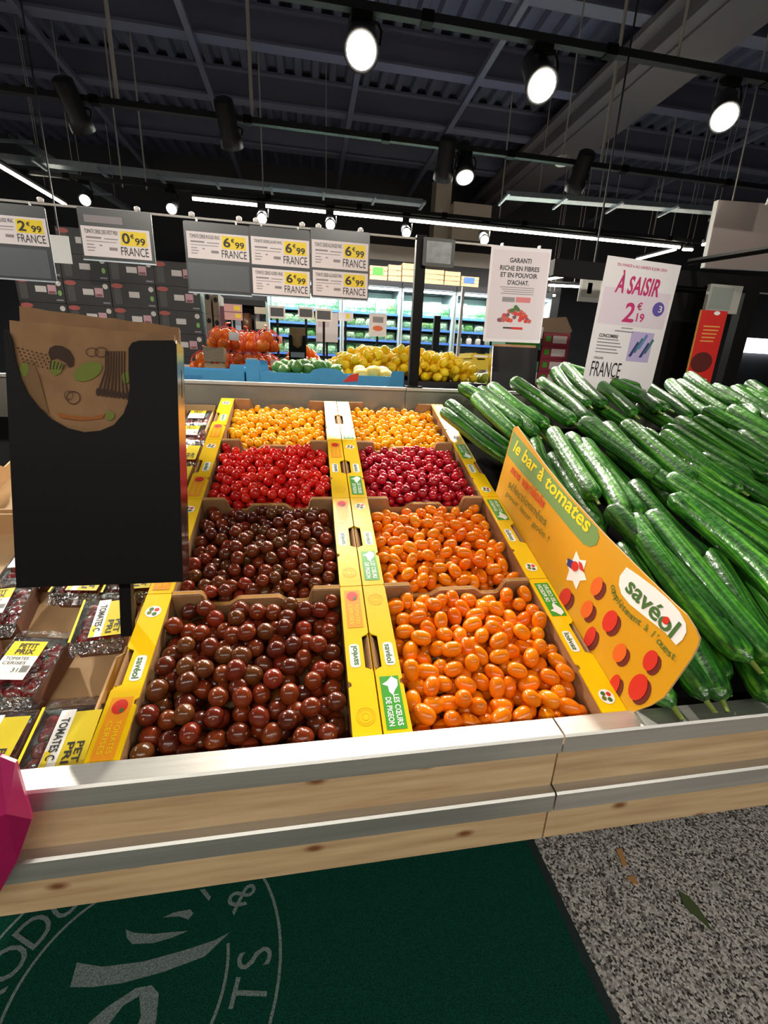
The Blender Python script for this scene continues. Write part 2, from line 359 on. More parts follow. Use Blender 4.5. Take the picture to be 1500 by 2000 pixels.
def spot(P, target, label, z_track, lit=1, watt=0.0, group=None, ang=1.0, scale=1.0):
    t = thing('spot_lamp', label, 'spot lamp', (P[0], P[1], z_track-0.02), group=group)
    P = np.array(P); rel = P-np.array([P[0], P[1], z_track-0.02]); d = np.array(target)-P; d = d/np.linalg.norm(d)
    MB().box(-0.05, 0.05, -0.018, 0.018, -0.03, 0.0).build('adapter', BLACK, t)
    mb = MB(); mb.tube([(0.058*scale, 0, -0.03), (0.072*scale, 0, rel[2]*0.5), (0.066*scale, 0, rel[2])], 0.006, 6); mb.tube([(0.0, 0, -0.03), (0.058*scale, 0, -0.03)], 0.007, 6); mb.build('yoke', BLACK, t)
    h = inst('head', _head, t); h.location = tuple(rel); h.rotation_euler = rot_to(d); h.scale = (scale,)*3
    l = inst('lens', _lens if lit == 1 else (_lens2 if lit == 2 else _lens0), t); l.location = tuple(rel); l.rotation_euler = rot_to(d); l.scale = (scale,)*3
    if watt: spot_light('spot_beam', t, P+d*0.1*scale, target, watt, ang)
    return t
L1 = onY(706, 85, 2.27); L2 = onY(1054, 155, 2.27); L3 = onY(1415, 220, 2.27)
spot(L1, (0.0, 0.55, 1.05), 'glaring round spot lamp aimed at the tomato crates', TZ, 1, SPOT_W*1.7, 'lit track spots', 1.05, 1.35)
spot(L2, (0.9, 0.6, 1.15), 'glaring round spot lamp aimed at the cucumbers', TZ, 1, SPOT_W*1.3, 'lit track spots', 1.1, 1.3)
spot(L3, (1.0, 0.5, 1.0), 'bright spot lamp nearest the grey hanging panel', TZ, 1, SPOT_W*0.9, 'lit track spots', 1.1, 1.2)
spot(onY(-260, 60, 2.27), (-0.7, 0.5, 1.0), 'bright spot lamp over the tray boxes', TZ, 1, SPOT_W*1.7, 'lit track spots', 1.1, 1.2)
for i, (px, py, tx) in enumerate(((152, 228, -1.2), (449, 262, -0.4), (868, 328, 1.6), (907, 330, 1.9), (1128, 352, 2.6))):
    P = onY(px, py, 3.5); lit = 2 if px == 907 else 0
    spot(P, (P[0]+0.2, 5.0, 1.2) if not lit else (P[0], 2.6, 1.0), ['dark spot head with squared shade above the two-line price boards', 'dark spot head between the joists above the single price boards', 'dark spot head leaning against its lit neighbour',
         'spot head with a glowing rim in front of the beige pillar', 'dark spot head beside the broad beam'][i], TZ, lit, 0, None, 1.0, 1.25)
for i, (px, py) in enumerate(((168, 388), (336, 405), (512, 424), (645, 436), (793, 452), (945, 466))):
    P = onY(px, py, 5.33); spot(P, (P[0]*0.8, 2.4, 1.2), 'small white spot lamp hanging below the row of tubes', 3.085, 2, SPOT_W*0.6, 'small spots below the tubes', 1.2, 0.95)
for i, X in enumerate((-2.4, -1.1, 0.3, 1.5, 2.9)):
    spot((X, -1.3, 2.76), (X*0.85, 1.5, 1.62), 'spot lamp over the aisle aimed across the counter at the signs', TZ, 2, SPOT_W*0.45, 'aisle spots facing the counter', 0.85, 1.1)
# LED tubes
def tube_fixture(A, B, label, watt=0.0, group='led tubes', r=0.016, name='led_tube', hang=True):
    A, B = np.array(A, float), np.array(B, float); c = (A+B)/2; t = thing(name, label, 'light tube', c+np.array([0, 0, 0.045]), group=group)
    o = np.array([0, 0, 0.045]); MB().tube([A-c-o, B-c-o], r, 8).build('tube', LEDM, t, True)
    d = (B-A)/np.linalg.norm(B-A)
    MB().tube([A-c-o*0.2, B-c-o*0.2], 0.024, 6).build('housing', DARK, t)
    if hang:
        for k_ in (0.2, 0.8): q = A-c+(B-A)*k_; MB().tube([(q[0], q[1], 0), (q[0], q[1], CEIL-0.02-c[2]-0.045)], 0.004, 5).build('hanger', RODM, t)
    if watt: strip_light('tube_glow', tuple(c-np.array([0, 0, 0.03])), float(np.linalg.norm(B-A)), watt, 'x' if abs(d[0]) > 0.7 else 'y')
    return t
for i, (a, b, ya, yb) in enumerate(((376, 502, 388, 400), (519, 636, 403, 413), (652, 786, 415, 428), (800, 1330, 431, 483))):
    A, B = onY(a, ya, 5.33), onY(b, yb, 5.33); A[2] = B[2] = 3.0
    if i < 3: tube_fixture(A, B, 'white tube lamp in the row above the cold cabinets', FILL_W*0.6, hang=False)
    else:
        for j in range(3): tube_fixture(A+(B-A)*j/3, A+(B-A)*(j+0.985)/3, 'white tube lamp in the row above the cold cabinets', FILL_W*0.6, hang=False)
tube_fixture((-2.95, 4.2, 3.0), (-2.83, 6.0, 3.0), 'white tube lamp running away beside the black boxes', FILL_W*0.3, None)
A, B = onZ(1243, 507, 3.0), onZ(1320, 487, 3.0); tube_fixture(A, B, 'short white tube lamp slanting behind the magenta price poster', 0, None)
A, B = onY(1334, 487, 5.33), onY(1352, 488, 5.33); tube_fixture(A, B, 'stub of white tube lamp right of the long row', 0, None)
A, B = onY(1372, 478, 5.0), onY(1390, 474, 5.0); tube_fixture(A, B, 'stub of white tube lamp beside the grey hanging panel', 0, None)
for (a, ya, b, yb) in ((1072, 545, 1128, 535), (1072, 557, 1132, 560), (1070, 577, 1084, 577)):
    A, B = onY(a, ya, 6.4), onY(b, yb, 6.4); tube_fixture(A, B, 'far white tube lamp between the two hanging posters', 0, 'far tubes between the posters')
# unseen tubes behind and beside the camera, added for soft ambient light
for Y in (-2.6, ):
    for X in (-3.5, -1.8, -0.1, 1.6, 3.3): tube_fixture((X-0.75, Y, 3.0), (X+0.75, Y, 3.0), 'added unseen white tube lamp over the next aisle', FILL_W*0.40, 'added fill tubes over the next aisle')
for Y in (0.6, 2.4):
    tube_fixture((-3.2, Y-0.7, 3.0), (-3.2, Y+0.7, 3.0), 'added unseen white tube lamp over the side aisle', FILL_W*0.4, 'added fill tubes over the side aisle')
# cable trays
def tray(A, B, label, w=0.12):
    A, B = np.array(A, float), np.array(B, float); c = (A+B)/2; d = (B-A); Ln = np.linalg.norm(d); t = thing('cable_tray', label, 'cable tray', c, (0, 0, math.atan2(d[1], d[0])))
    h = Ln/2; MB().box(-h, h, -w/2, w/2, -0.004, 0).build('base', GALV, t)
    for s in (-1, 1): MB().box(-h, h, s*w/2-0.003, s*w/2+0.003, 0, 0.045).build('side_rail', GALV, t)
    for k_ in (-0.7, 0.0, 0.7): MB().tube([(k_*h, 0, 0.0), (k_*h, 0, CEIL-0.02-c[2])], 0.005, 5).build('hanger', RODM, t)
    n = int(Ln/0.55)
    for i in range(n+1): x = -h+i*Ln/max(n, 1); MB().box(x-0.012, x+0.012, -w/2-0.12, w/2+0.12, -0.03, -0.004).build('crossbar', GALV, t)
    return t
tray((-6.2, 5.45, 3.2), (1.25, 5.45, 3.2), 'galvanised cable tray crossing the whole hall')
tray((2.06, 4.94, 3.2), (4.6, 4.70, 3.2), 'galvanised cable tray right of the beige pillar')
A, B = onZ(28, 272, 3.35), onZ(250, 412, 3.35); tray(A, B, 'short cable tray running away over the price boards', 0.09)
for px, py, Y in ((975, 430, 5.33), (1160, 452, 5.33), (1275, 460, 5.33), (245, 410, 5.33), (292, 420, 5.33), (515, 395, 5.33)):
    P = onY(px, py, Y); rod(P[0], Y, 3.04, 'thin grey rod holding the tube row')
for px, py in ((1195, 305), (222, 185), (490, 220)):
    P = onZ(px, py, 3.02); rod(P[0], 3.5, 3.02, 'grey rod holding the track of unlit heads', r=0.013)
for X in (1.9, 3.4): rod(X, 2.27, 3.02, 'thin grey rod holding the track of glaring lamps')
P = onZ(1097, 322, 3.05); t = thing('ceiling_detector', 'small white detector box beside the track', 'detector', P); MB().lathe([(0.05, 0.0), (0.06, 0.02), (0.06, 0.05), (0.03, 0.06)], 8).build('housing', WHITEP, t); MB().tube([(0, 0, 0.06), (0, 0, CEIL-3.05)], 0.006, 6).build('stem', RODM, t)

# ------------------------------------------------------------------ the two counters
LIPY = -0.03
def counter(x0, x1, label, open_side, name='display_counter'):
    t = thing(name, label, 'counter', ((x0+x1)/2, 0.5, 0)); h = (x1-x0)/2
    def B(nm, m, y0, y1, z0, z1, a=-h, b=h, par=t): return MB().box(a, b, y0-0.5, y1-0.5, z0, z1).build(nm, m, par)
    # folded steel lips: a flat top with a dropped front
    for nm, yf, yb, zt, zb in (('upper_lip', LIPY, 0.004, 0.860, 0.828), ('lower_lip', LIPY-0.008, -0.018, 0.757, 0.722)):
        pr = [(yf, zb), (yf, zt-0.003), (yf+0.003, zt), (yb, zt+0.001), (yb, zt-0.003), (yf+0.004, zt-0.004), (yf+0.003, zb)]
        MB().prism([(a-0.5, b) for a, b in pr], -h, h, 'x').build(nm, STEEL, t)
    B('upper_board', PINE, LIPY+0.008, -0.002, 0.755, 0.835)
    B('lower_board', PINE, LIPY+0.003, -0.002, 0.650, 0.735)
    dk = MB(); s1 = 1.25
    a0, a1, b0, b1 = slp(0, -0.01, -0.104), slp(0, s1, -0.104), slp(0, s1, -0.12), slp(0, -0.01, -0.12)
    dk.prism([(p[1]-0.5, p[2]) for p in (a0, a1, b0, b1)], -h+0.004, h-0.004, 'x').build('deck', mat('deck_black', '#0b0b0b', 0.95, spec=0.02), t)
    B('back_panel', STEELB, 1.205, 1.215, 0.70, 1.283); B('back_rim', STEEL, 1.195, 1.245, 1.283, 1.293)
    B('underside', DARK, 0.0, 1.2, 0.655, 0.67)
    for sx in (-1, 1):
        if sx != open_side:
            xs = sx*(h-0.006); MB().prism([(-0.49, 0.67), (0.70, 0.67), (0.70, 1.28), (-0.49, 0.79)], xs-0.005, xs+0.005, 'x').build('side_panel', DARK, t)
        for y in (0.55, 1.15): MB().box(sx*(h-0.12)-0.03, sx*(h-0.12)+0.03, y-0.53, y-0.47, 0, 0.66).build('leg', DARK, t)
    return t
JX = 0.263
counter(-1.35, JX-0.0015, 'long pine and steel counter under the tomato crates', 1)
counter(JX+0.0015, 2.25, 'pine and steel counter under the cucumbers', -1)

# ------------------------------------------------------------------ tomato crates
CH, FL, HX, D = 0.085, 0.042, W/2-0.0012, U-0.002
IX = HX-FL
def panel_profile():
    P = [(-IX, 0.0), (IX, 0.0), (IX, CH), (0.104, CH), (0.100, CH-0.006), (0.094, CH-0.030), (0.088, CH-0.034), (0.060, CH-0.034)]
    P += [(0.060-0.026*i/6, CH-0.034+0.016*(0.5-0.5*math.cos(math.pi*i/6))) for i in range(1, 7)]
    return P+[(-x, z) for x, z in reversed(P[2:])][:-1]+[(-IX, CH)]
_pp = panel_profile()
_front = MB().prism(_pp, -D/2, -D/2+0.004, 'y', 0, m0=1).mesh('front_panel', [CARD, YEL])
_back = MB().prism(_pp, D/2-0.004, D/2, 'y', 0, m1=1).mesh('back_panel', [CARD, YEL])
_body = MB().box(-HX, HX, -D/2, D/2, 0, 0.004)
for s in (-1, 1):
    _body.box(*sorted((s*IX, s*(IX+0.003))), -D/2, D/2, 0.004, CH-0.003); _body.box(*sorted((s*(HX-0.003), s*HX)), -D/2, D/2, 0.004, CH-0.004, 1)
_body = _body.mesh('body', [CARD, YEL])
def flange_mesh(s):
    y0, y1 = -D/2, D/2
    P = [(IX-0.001, y0), (HX, y0), (HX, -0.040), (HX-0.004, -0.036), (HX-0.0125, -0.032), (HX-0.0125, 0.030), (HX-0.004, 0.034), (HX, 0.038), (HX, y1), (IX-0.001, y1),
         (IX-0.001, -0.055), (IX+0.004, -0.058), (IX+0.004, -0.064), (IX-0.001, -0.067)]
    P = [(s*a, b) for a, b in P]; P = P if s > 0 else P[::-1]
    return MB().prism(P, CH-0.003, CH, 'z', 0).mesh('flange', [YEL])
_fl = {s: flange_mesh(s) for s in (-1, 1)}
_tab = {s: MB().prism([(s*(HX-0.0125), CH-0.020), (s*(HX-0.001), CH-0.002), (s*(HX-0.003), CH-0.0005), (s*(HX-0.0145), CH-0.0185)], -0.032, 0.030, 'y').mesh('handle_flap', CARD) for s in (-1, 1)}
_corner = {s: MB().box(*sorted((s*(IX-0.001), s*(IX-0.052))), D/2-0.0065, D/2-0.0045, 0.004, CH-0.001).mesh('corner_tab', CARD) for s in (-1, 1)}
X_, Y_ = np.array([1.0, 0, 0]), np.array([0, 1.0, 0])
def label_print(fl, s, y, rd, tops):
    z = CH+0.0004; c = np.array([s*(IX+0.014), y, z]); w = 0.046
    poly_on(fl, rrect(-w/2, w/2, -0.0085, 0.0085, 0.006), c, Y_*rd, X_*tops if True else 0, WHT, 'brand_label')
    text_on(fl, 'savéol', c+np.array([0, 0, 0.0003]), Y_*rd, X_*tops, w*0.82, 0.011, DGRN)
def green_print(fl, s, y, rd, tops):
    z = CH+0.0004; c = np.array([s*(IX+0.021), y, z]); w, h = 0.088, 0.031
    poly_on(fl, rectp(-w/2, w/2, -h/2, h/2), c, Y_*rd, X_*tops, GRN, 'green_panel')
    c2 = c+np.array([0, 0, 0.0003])
    poly_on(fl, [(-0.043, 0.004), (-0.036, 0.013), (-0.026, 0.012), (-0.018, 0.006), (-0.010, 0.002), (-0.016, -0.003), (-0.026, -0.004), (-0.030, -0.013), (-0.035, -0.004)], c2, Y_*rd, X_*tops, WHT, 'dove_print')
    text_on(fl, 'LES CŒURS', c2+Y_*rd*0.014+X_*tops*0.0065, Y_*rd, X_*tops, 0.050, 0.009, WHT); text_on(fl, 'DE PIGEON', c2+Y_*rd*0.016-X_*tops*0.0065, Y_*rd, X_*tops, 0.046, 0.009, WHT)
def orange_print(fl, s, y, rd, tops):
    z = CH+0.0004; c = np.array([s*(IX+0.021), y, z]); w, h = 0.090, 0.029
    poly_on(fl, rectp(-w/2, w/2, -h/2, h/2), c, Y_*rd, X_*tops, ORG, 'orange_panel'); c2 = c+np.array([0, 0, 0.0003])
    poly_on(fl, circ(-0.030, 0, 0.0115, 0.0105), c2, Y_*rd, X_*tops, REDI, 'tomato_print')
    poly_on(fl, circ(-0.024, 0.004, 0.004, 0.003, 7), c2+np.array([0, 0, 0.0002]), Y_*rd, X_*tops, DGRN, 'stalk_print')
    text_on(fl, 'TOMATES', c2+Y_*rd*0.014+X_*tops*0.0055, Y_*rd, X_*tops, 0.046, 0.007, PRICE); text_on(fl, 'CERISES', c2+Y_*rd*0.014-X_*tops*0.0055, Y_*rd, X_*tops, 0.046, 0.007, PRICE)
def round_print(fl, s, y):
    c = np.array([s*(IX+0.021), y, CH+0.0004]); poly_on(fl, circ(0, 0, 0.013), c, X_, Y_, WHT, 'round_mark')
    for a, m in ((0.6, REDI), (2.2, DGRN), (3.6, OLIVE), (5.2, DGRN)): poly_on(fl, circ(0.0065*math.cos(a), 0.0065*math.sin(a), 0.0042, n=8), c+np.array([0, 0, 0.0003]), X_, Y_, m, 'round_mark_spot')
def emboss(fl, s, y):
    mb = MB(); c = (s*(IX+0.021), y)
    for ra, rb in ((0.0145, 0.0135), (0.011, 0.0102), (0.006, 0.0052)):
        a, b = circ(*c, ra, n=24), circ(*c, rb, n=24)
        mb.add([(*p, CH+0.0005) for p in a+b], [(i, (i+1) % 24, 24+(i+1) % 24, 24+i) for i in range(24)])
    mb.build('embossed_ring', YELD, fl)
KINDS = {}
def crate(col, row, label):
    X = (-1 if col == 0 else 1)*W/2
    t = thing('tomato_crate', label, 'crate', slp(X, (row+0.5)*U, -CH-0.008), (SL, 0, 0), 'yellow cardboard tomato crates')
    inst('body', _body, t); inst('front_panel', _front, t); inst('back_panel', _back, t)
    for s in (-1, 1):
        f = inst('flange', _fl[s], t); inst('handle_flap', _tab[s], t); inst('corner_tab', _corner[s], t)
        if col == 0 and s > 0: orange_print(f, s, 0.095, -1, 1); label_print(f, s, -0.008, 1, -1); emboss(f, s, -0.115)
        elif col == 0: orange_print(f, s, -0.098, -1, 1); label_print(f, s, -0.004, -1, 1); round_print(f, s, 0.11)
        elif s < 0: green_print(f, s, -0.095, -1, 1); label_print(f, s, -0.008, -1, 1); (emboss if row < 1 else round_print)(f, s, 0.115)
        else: green_print(f, s, 0.095, 1, 1); label_print(f, s, -0.008, 1, 1); round_print(f, s, -0.118)
    return t

# tomatoes: drop fruit one by one into the crate, each resting on those below it
_tom = MB().lathe([(0.02, -1.0), (0.33, -0.95), (0.62, -0.79), (0.85, -0.53), (0.97, -0.22), (1.0, 0.08), (0.95, 0.38), (0.82, 0.64), (0.60, 0.84), (0.36, 0.935), (0.20, 0.95)], 16)
_tom.lathe([(0.13, 0.94), (0.11, 0.962), (0.02, 0.966)], 8, mi=1)
SCAR = mat('tomato_scar', '#a8794a', 0.6)
def tom_mat(nm, vary, rough=0.28): m = mat(nm, vary[0], rough, 0, coat=1.0, vary=vary, spec=0.08); m.node_tree.nodes['Principled BSDF'].inputs['Coat Roughness'].default_value = 0.2; return m
VAR = dict(brown=(tom_mat('tom_brown', ['#4a180c', '#6c2810', '#80300f', '#5c3414', '#8e2c14', '#561c0e', '#6a3a18']), 0.0150, (1, 1, 1.10)),
           brown2=(_mats['tom_brown'], 0.0136, (1, 1, 1.08)),
           red=(tom_mat('tom_red', ['#e6201c', '#d01616', '#f03420', '#c81616']), 0.0126, (1, 1, 1.0)),
           crimson=(tom_mat('tom_crimson', ['#a80d22', '#c0142a', '#8f0a1e', '#b81226']), 0.0126, (1, 1, 1.0)),
           orange=(tom_mat('tom_orange', ['#f07a04', '#f58a0a', '#ea6c02', '#f89608']), 0.0146, (0.93, 0.93, 1.30)),
           orange2=(_mats['tom_orange'], 0.0134, (0.93, 0.93, 1.32)),
           yellow=(tom_mat('tom_yellow', ['#f5ac06', '#ee9c04', '#fbbc10', '#e69404']), 0.0122, (0.97, 0.97, 1.1)))
def heap(hx, hy, r, ztop, rng, tries=26, fail_max=70):
    P = np.zeros((0, 3)); fails = 0
    while fails < fail_max and len(P) < 700:
        best = None
        for _ in range(tries):
            x, y = rng.uniform(-hx+r, hx-r), rng.uniform(-hy+r, hy-r); z = r
            if len(P):
                d2 = (P[:, 0]-x)**2+(P[:, 1]-y)**2; k = d2 < 4*r*r
                if k.any(): z = max(z, float((P[k, 2]+np.sqrt(4*r*r-d2[k])).max()))
            if best is None or z < best[2]: best = (x, y, z)
        if best[2] <= ztop(best[0], best[1]): P = np.vstack([P, best]); fails = 0
        else: fails += 1
    return P
def fill(col, row, var, one, group, n_ind, top, mound, seed):
    m, r, el = VAR[var]; rng = random.Random(seed); hx, hy = IX-0.001, D/2-0.007
    P = heap(hx, hy, r*0.95, lambda x, y: top+mound*(1-(x/hx)**2)*(1-(y/hy)**2), rng)
    # exposure: how little lies above
    order = sorted(range(len(P)), key=lambda i: sum(1 for j in range(len(P)) if P[j, 2] > P[i, 2]+0.3*r and (P[j, 0]-P[i, 0])**2+(P[j, 1]-P[i, 1])**2 < (1.35*r)**2)*10 - P[i, 2]*50)
    base = Matrix.Translation(tuple(slp((-1 if col == 0 else 1)*W/2, (row+0.5)*U, -CH-0.008+0.004))) @ Matrix.Rotation(SL, 4, 'X')
    key = var; me = KINDS.get(key)
    if me is None:
        me = _tom.mesh('tomato', [m, SCAR], True); KINDS[key] = me
    rest = MB()
    for q, i in enumerate(order):
        e = Euler((rng.uniform(-1.9, 1.9) if el[2] > 1.2 else rng.uniform(-1.2, 1.2), rng.uniform(-1.2, 1.2), rng.uniform(0, 6.28)))
        sc = rng.uniform(0.95, 1.06)
        if q < n_ind:
            o = inst(var.rstrip('2')+'_cherry_tomato', me); o.matrix_world = base @ Matrix.Translation(tuple(P[i])) @ e.to_matrix().to_4x4() @ Matrix.Diagonal((r*el[0]*sc, r*el[1]*sc, r*el[2]*sc, 1))
            tag(o, one, 'tomato', group)
        else: rest.ball(P[i], (r*el[0], r*el[1], r*el[2]), 10, 7, R=np.array(e.to_matrix()))
    if rest.v:
        o = rest.xf(np.array(base)).build(var.rstrip('2')+'_cherry_tomatoes', m, None, True); tag(o, 'lower layers of '+group, 'tomatoes', None, 'stuff')
ROWN = ['crate against the steel lip', 'second crate from the steel lip', 'second crate from the steel back panel', 'crate against the steel back panel']
GRID = [(0, 0, 'brown', 'round dark brown cherry tomato', 150, 0.064, 0.014), (0, 1, 'brown2', 'small dark brown cherry tomato', 150, 0.058, 0.016), (0, 2, 'red', 'shiny bright red cherry tomato', 230, 0.064, 0.024), (0, 3, 'yellow', 'golden yellow cherry tomato', 150, 0.054, 0.014),
        (1, 0, 'orange', 'plump oval orange cherry tomato', 150, 0.064, 0.014), (1, 1, 'orange2', 'small oval orange cherry tomato', 150, 0.058, 0.016), (1, 2, 'crimson', 'deep crimson cherry tomato', 230, 0.064, 0.024), (1, 3, 'yellow', 'golden yellow cherry tomato', 150, 0.058, 0.012)]
COLN = ['beside the plastic-wrapped trays', 'beside the cucumbers']
for i, (c, r_, v, one, n, top, mo) in enumerate(GRID):
    nm = one.split(' ', 1)[1] if one.startswith(('shiny', 'round', 'small', 'plump')) else one
    crate(c, r_, 'yellow crate of %ses, %s, %s' % (nm.replace(' cherry', ''), ROWN[r_].replace('crate ', '').replace('steel ', ''), COLN[c].replace('plastic-', '')))
    fill(c, r_, v, '%s, %s, %s' % (one, ROWN[r_], COLN[c]), '%ses in the %s, %s' % (one, ROWN[r_], COLN[c]), n, top, mo, 11+i)
P = onS(357, 1388, -0.02); t = MB().add([(-0.008, 0, 0), (0, -0.004, 0.002), (0.009, 0, 0.004), (0, 0.005, 0.003), (0, -0.004, 0.001), (0, 0.005, 0.002)], [(0, 1, 2, 3), (3, 2, 1, 0)]).build('leaf_scrap', DGRN); t.location = tuple(P); tag(t, 'tiny green leaf scrap among the dark brown tomatoes', 'leaf')

# ------------------------------------------------------------------ yellow display board leaning over the right-hand crates
CA = math.radians(11); CW_ = np.array([math.sin(CA), 0, 0])+math.cos(CA)*EN
board = frame_thing('display_board', 'yellow cardboard display board reading le bar à tomates, beside the cucumbers', 'display board', slp(0.3985, 0, 0.0), -ES, CW_)
_cn = np.cross(ES, CW_)
def cb(x, y): # pixel on the board -> local (x, z)
    O = slp(0.3985, 0, 0.0); d = ray(x, y); P = CAMP+d*(((O-CAMP) @ _cn)/(d @ _cn)); return (float((P-O) @ -ES), float((P-O) @ CW_))
outl = [cb(*p) for p in ((1242, 1388), (1270, 1378), (1296, 1362), (1322, 1325), (1350, 1285), (1362, 1262), (1366, 1246), (1358, 1228), (1340, 1200), (1318, 1180), (1250, 1113), (1180, 1043), (1110, 965), (1062, 905), (1010, 832))]
outl += [(cb(1003, 835)[0], cb(1003, 835)[1]), (-0.632, 0.0), (-0.625, -0.05), (-0.004, -0.05)]
MB().prism(outl, 0.0, 0.0035, 'y', 0, m0=1).build('panel', [CARDP, YELB], board)
bl = cb(1003, 845); 
band = [cb(*p) for p in ((1003, 842), (1060, 910), (1110, 971), (1150, 1015))]
e = cb(1160, 1045)
band += [(cb(1166, 1030)[0], cb(1166, 1030)[1]), cb(1171, 1048), cb(1165, 1064), cb(1152, 1068), cb(1140, 1063)] + [cb(*p) for p in ((1115, 1035), (1060, 968), (1010, 912), (991, 888))]
flat('green_band', band, BAND, board)
def txt_px(parent, s, a, b, h, m, y=-0.0012):   # lettering along the line a->b (pixels) on the board, h metres tall
    A, B = np.array(cb(*a)), np.array(cb(*b)); d = B-A; w = np.linalg.norm(d); d /= w; n = np.array([-d[1], d[0]]); c = (A+B)/2+n*h*0.5
    return text_on(parent, s, (c[0], y, c[1]), (d[0], 0, d[1]), (n[0], 0, n[1]), w, h, m)
txt_px(board, 'le bar à tomates', (1002, 880), (1146, 1042), 0.030, PRICE)
txt_px(board, 'nos variétés', (997, 922), (1060, 993), 0.022, REDO)
txt_px(board, 'sélectionnées', (992, 950), (1064, 1028), 0.020, OLIVE)
txt_px(board, 'pour leur', (987, 970), (1034, 1022), 0.018, OLIVE)
txt_px(board, 'goût !', (1037, 1028), (1068, 1062), 0.018, OLIVE)
blob = [cb(*p) for p in ((1224, 1108), (1245, 1122), (1280, 1148), (1310, 1175), (1328, 1195), (1340, 1218), (1341, 1235), (1333, 1250), (1321, 1260), (1300, 1236), (1262, 1206), (1230, 1180), (1214, 1160), (1209, 1142), (1211, 1125))]
flat('brand_patch', blob, WHT, board)
txt_px(board, 'savéol', (1220, 1152), (1310, 1248), 0.030, DGRN)
flat('red_dot', [cb(1302+7*math.cos(a), 1212+8*math.sin(a)) for a in np.linspace(0, 6.1, 12)], REDI, board, -0.0016)
arc_pts = [(1197, 1142), (1200, 1160), (1213, 1182), (1232, 1203), (1252, 1218), (1272, 1235), (1292, 1258), (1306, 1275), (1320, 1286)]
def path_text(parent, s, pts, h, m, y, conv):
    Q = np.array([conv(*p) for p in pts]); seg = np.linalg.norm(np.diff(Q, axis=0), axis=1); cum = np.r_[0, np.cumsum(seg)]; n = len(s); mb = MB()
    adv = cum[-1]/n
    for i, ch in enumerate(s):
        if ch == ' ': continue
        t = (i+0.5)*adv; p = np.array([np.interp(t, cum, Q[:, 0]), np.interp(t, cum, Q[:, 1])]); t2 = min(t+0.004, cum[-1]); t1 = max(t-0.004, 0)
        d = np.array([np.interp(t2, cum, Q[:, 0])-np.interp(t1, cum, Q[:, 0]), np.interp(t2, cum, Q[:, 1])-np.interp(t1, cum, Q[:, 1])]); d /= np.linalg.norm(d); nn = np.array([-d[1], d[0]])
        V, F, lo, hi = _glyph[ch]; k = h/0.7
        pts3 = [p+d*((v[0]-(lo[0]+hi[0])/2)*k)+nn*(v[1]-0.25)*k for v in V]
        mb.add([(q[0], y, q[1]) for q in pts3], F)
    return mb.build('lettering', m, parent)
path_text(board, "complètement à l'ouest", arc_pts, 0.0125, DGRN, -0.0012, cb)
star = []
for i in range(12):
    a = math.radians(90-30*i); rr = (1.0 if i % 2 == 0 else 0.62); star.append(cb(1126+24*rr*math.cos(a)*0.95, 1114-38*rr*math.sin(a)))
flat('star_badge', star, WHT, board)
flat('star_blue', [cb(*p) for p in ((1110, 1090), (1121, 1096), (1118, 1112), (1108, 1104))], NAVY, board, -0.0014)
flat('star_red', [cb(*p) for p in ((1131, 1096), (1137, 1100), (1142, 1118), (1133, 1112))], REDI, board, -0.0014)
flat('star_dot', [cb(1124+7*math.cos(a), 1106+10*math.sin(a)) for a in np.linspace(0, 6, 11)], REDI, board, -0.0018)
for cx, cy, rx, ry, m in ((1166, 1145, 11, 19, ORGI), (1104, 1166, 11, 18, REDI), (1147, 1190, 11, 18, ORGI), (1192, 1213, 14, 22, REDI), (1211, 1275, 13, 19, ORGI), (1271, 1290, 14, 21, REDI), (1247, 1342, 18, 27, REDI), (1153, 1243, 10, 20, REDI), (1200, 1338, 10, 22, REDI)):
    tilt = 0.35
    def E_(k, dx=0, dy=0): return [cb(cx+dx+k*(rx*math.cos(a)*math.cos(tilt)-ry*math.sin(a)*math.sin(tilt)), cy+dy+k*(rx*math.cos(a)*math.sin(tilt)+ry*math.sin(a)*math.cos(tilt))) for a in np.linspace(0, 6.0, 16)]
    flat('printed_shade', E_(1.0, 6, 9), DRED, board, -0.0006, 0.0003); flat('printed_tomato', E_(1.0), m, board, -0.0012, 0.0003)

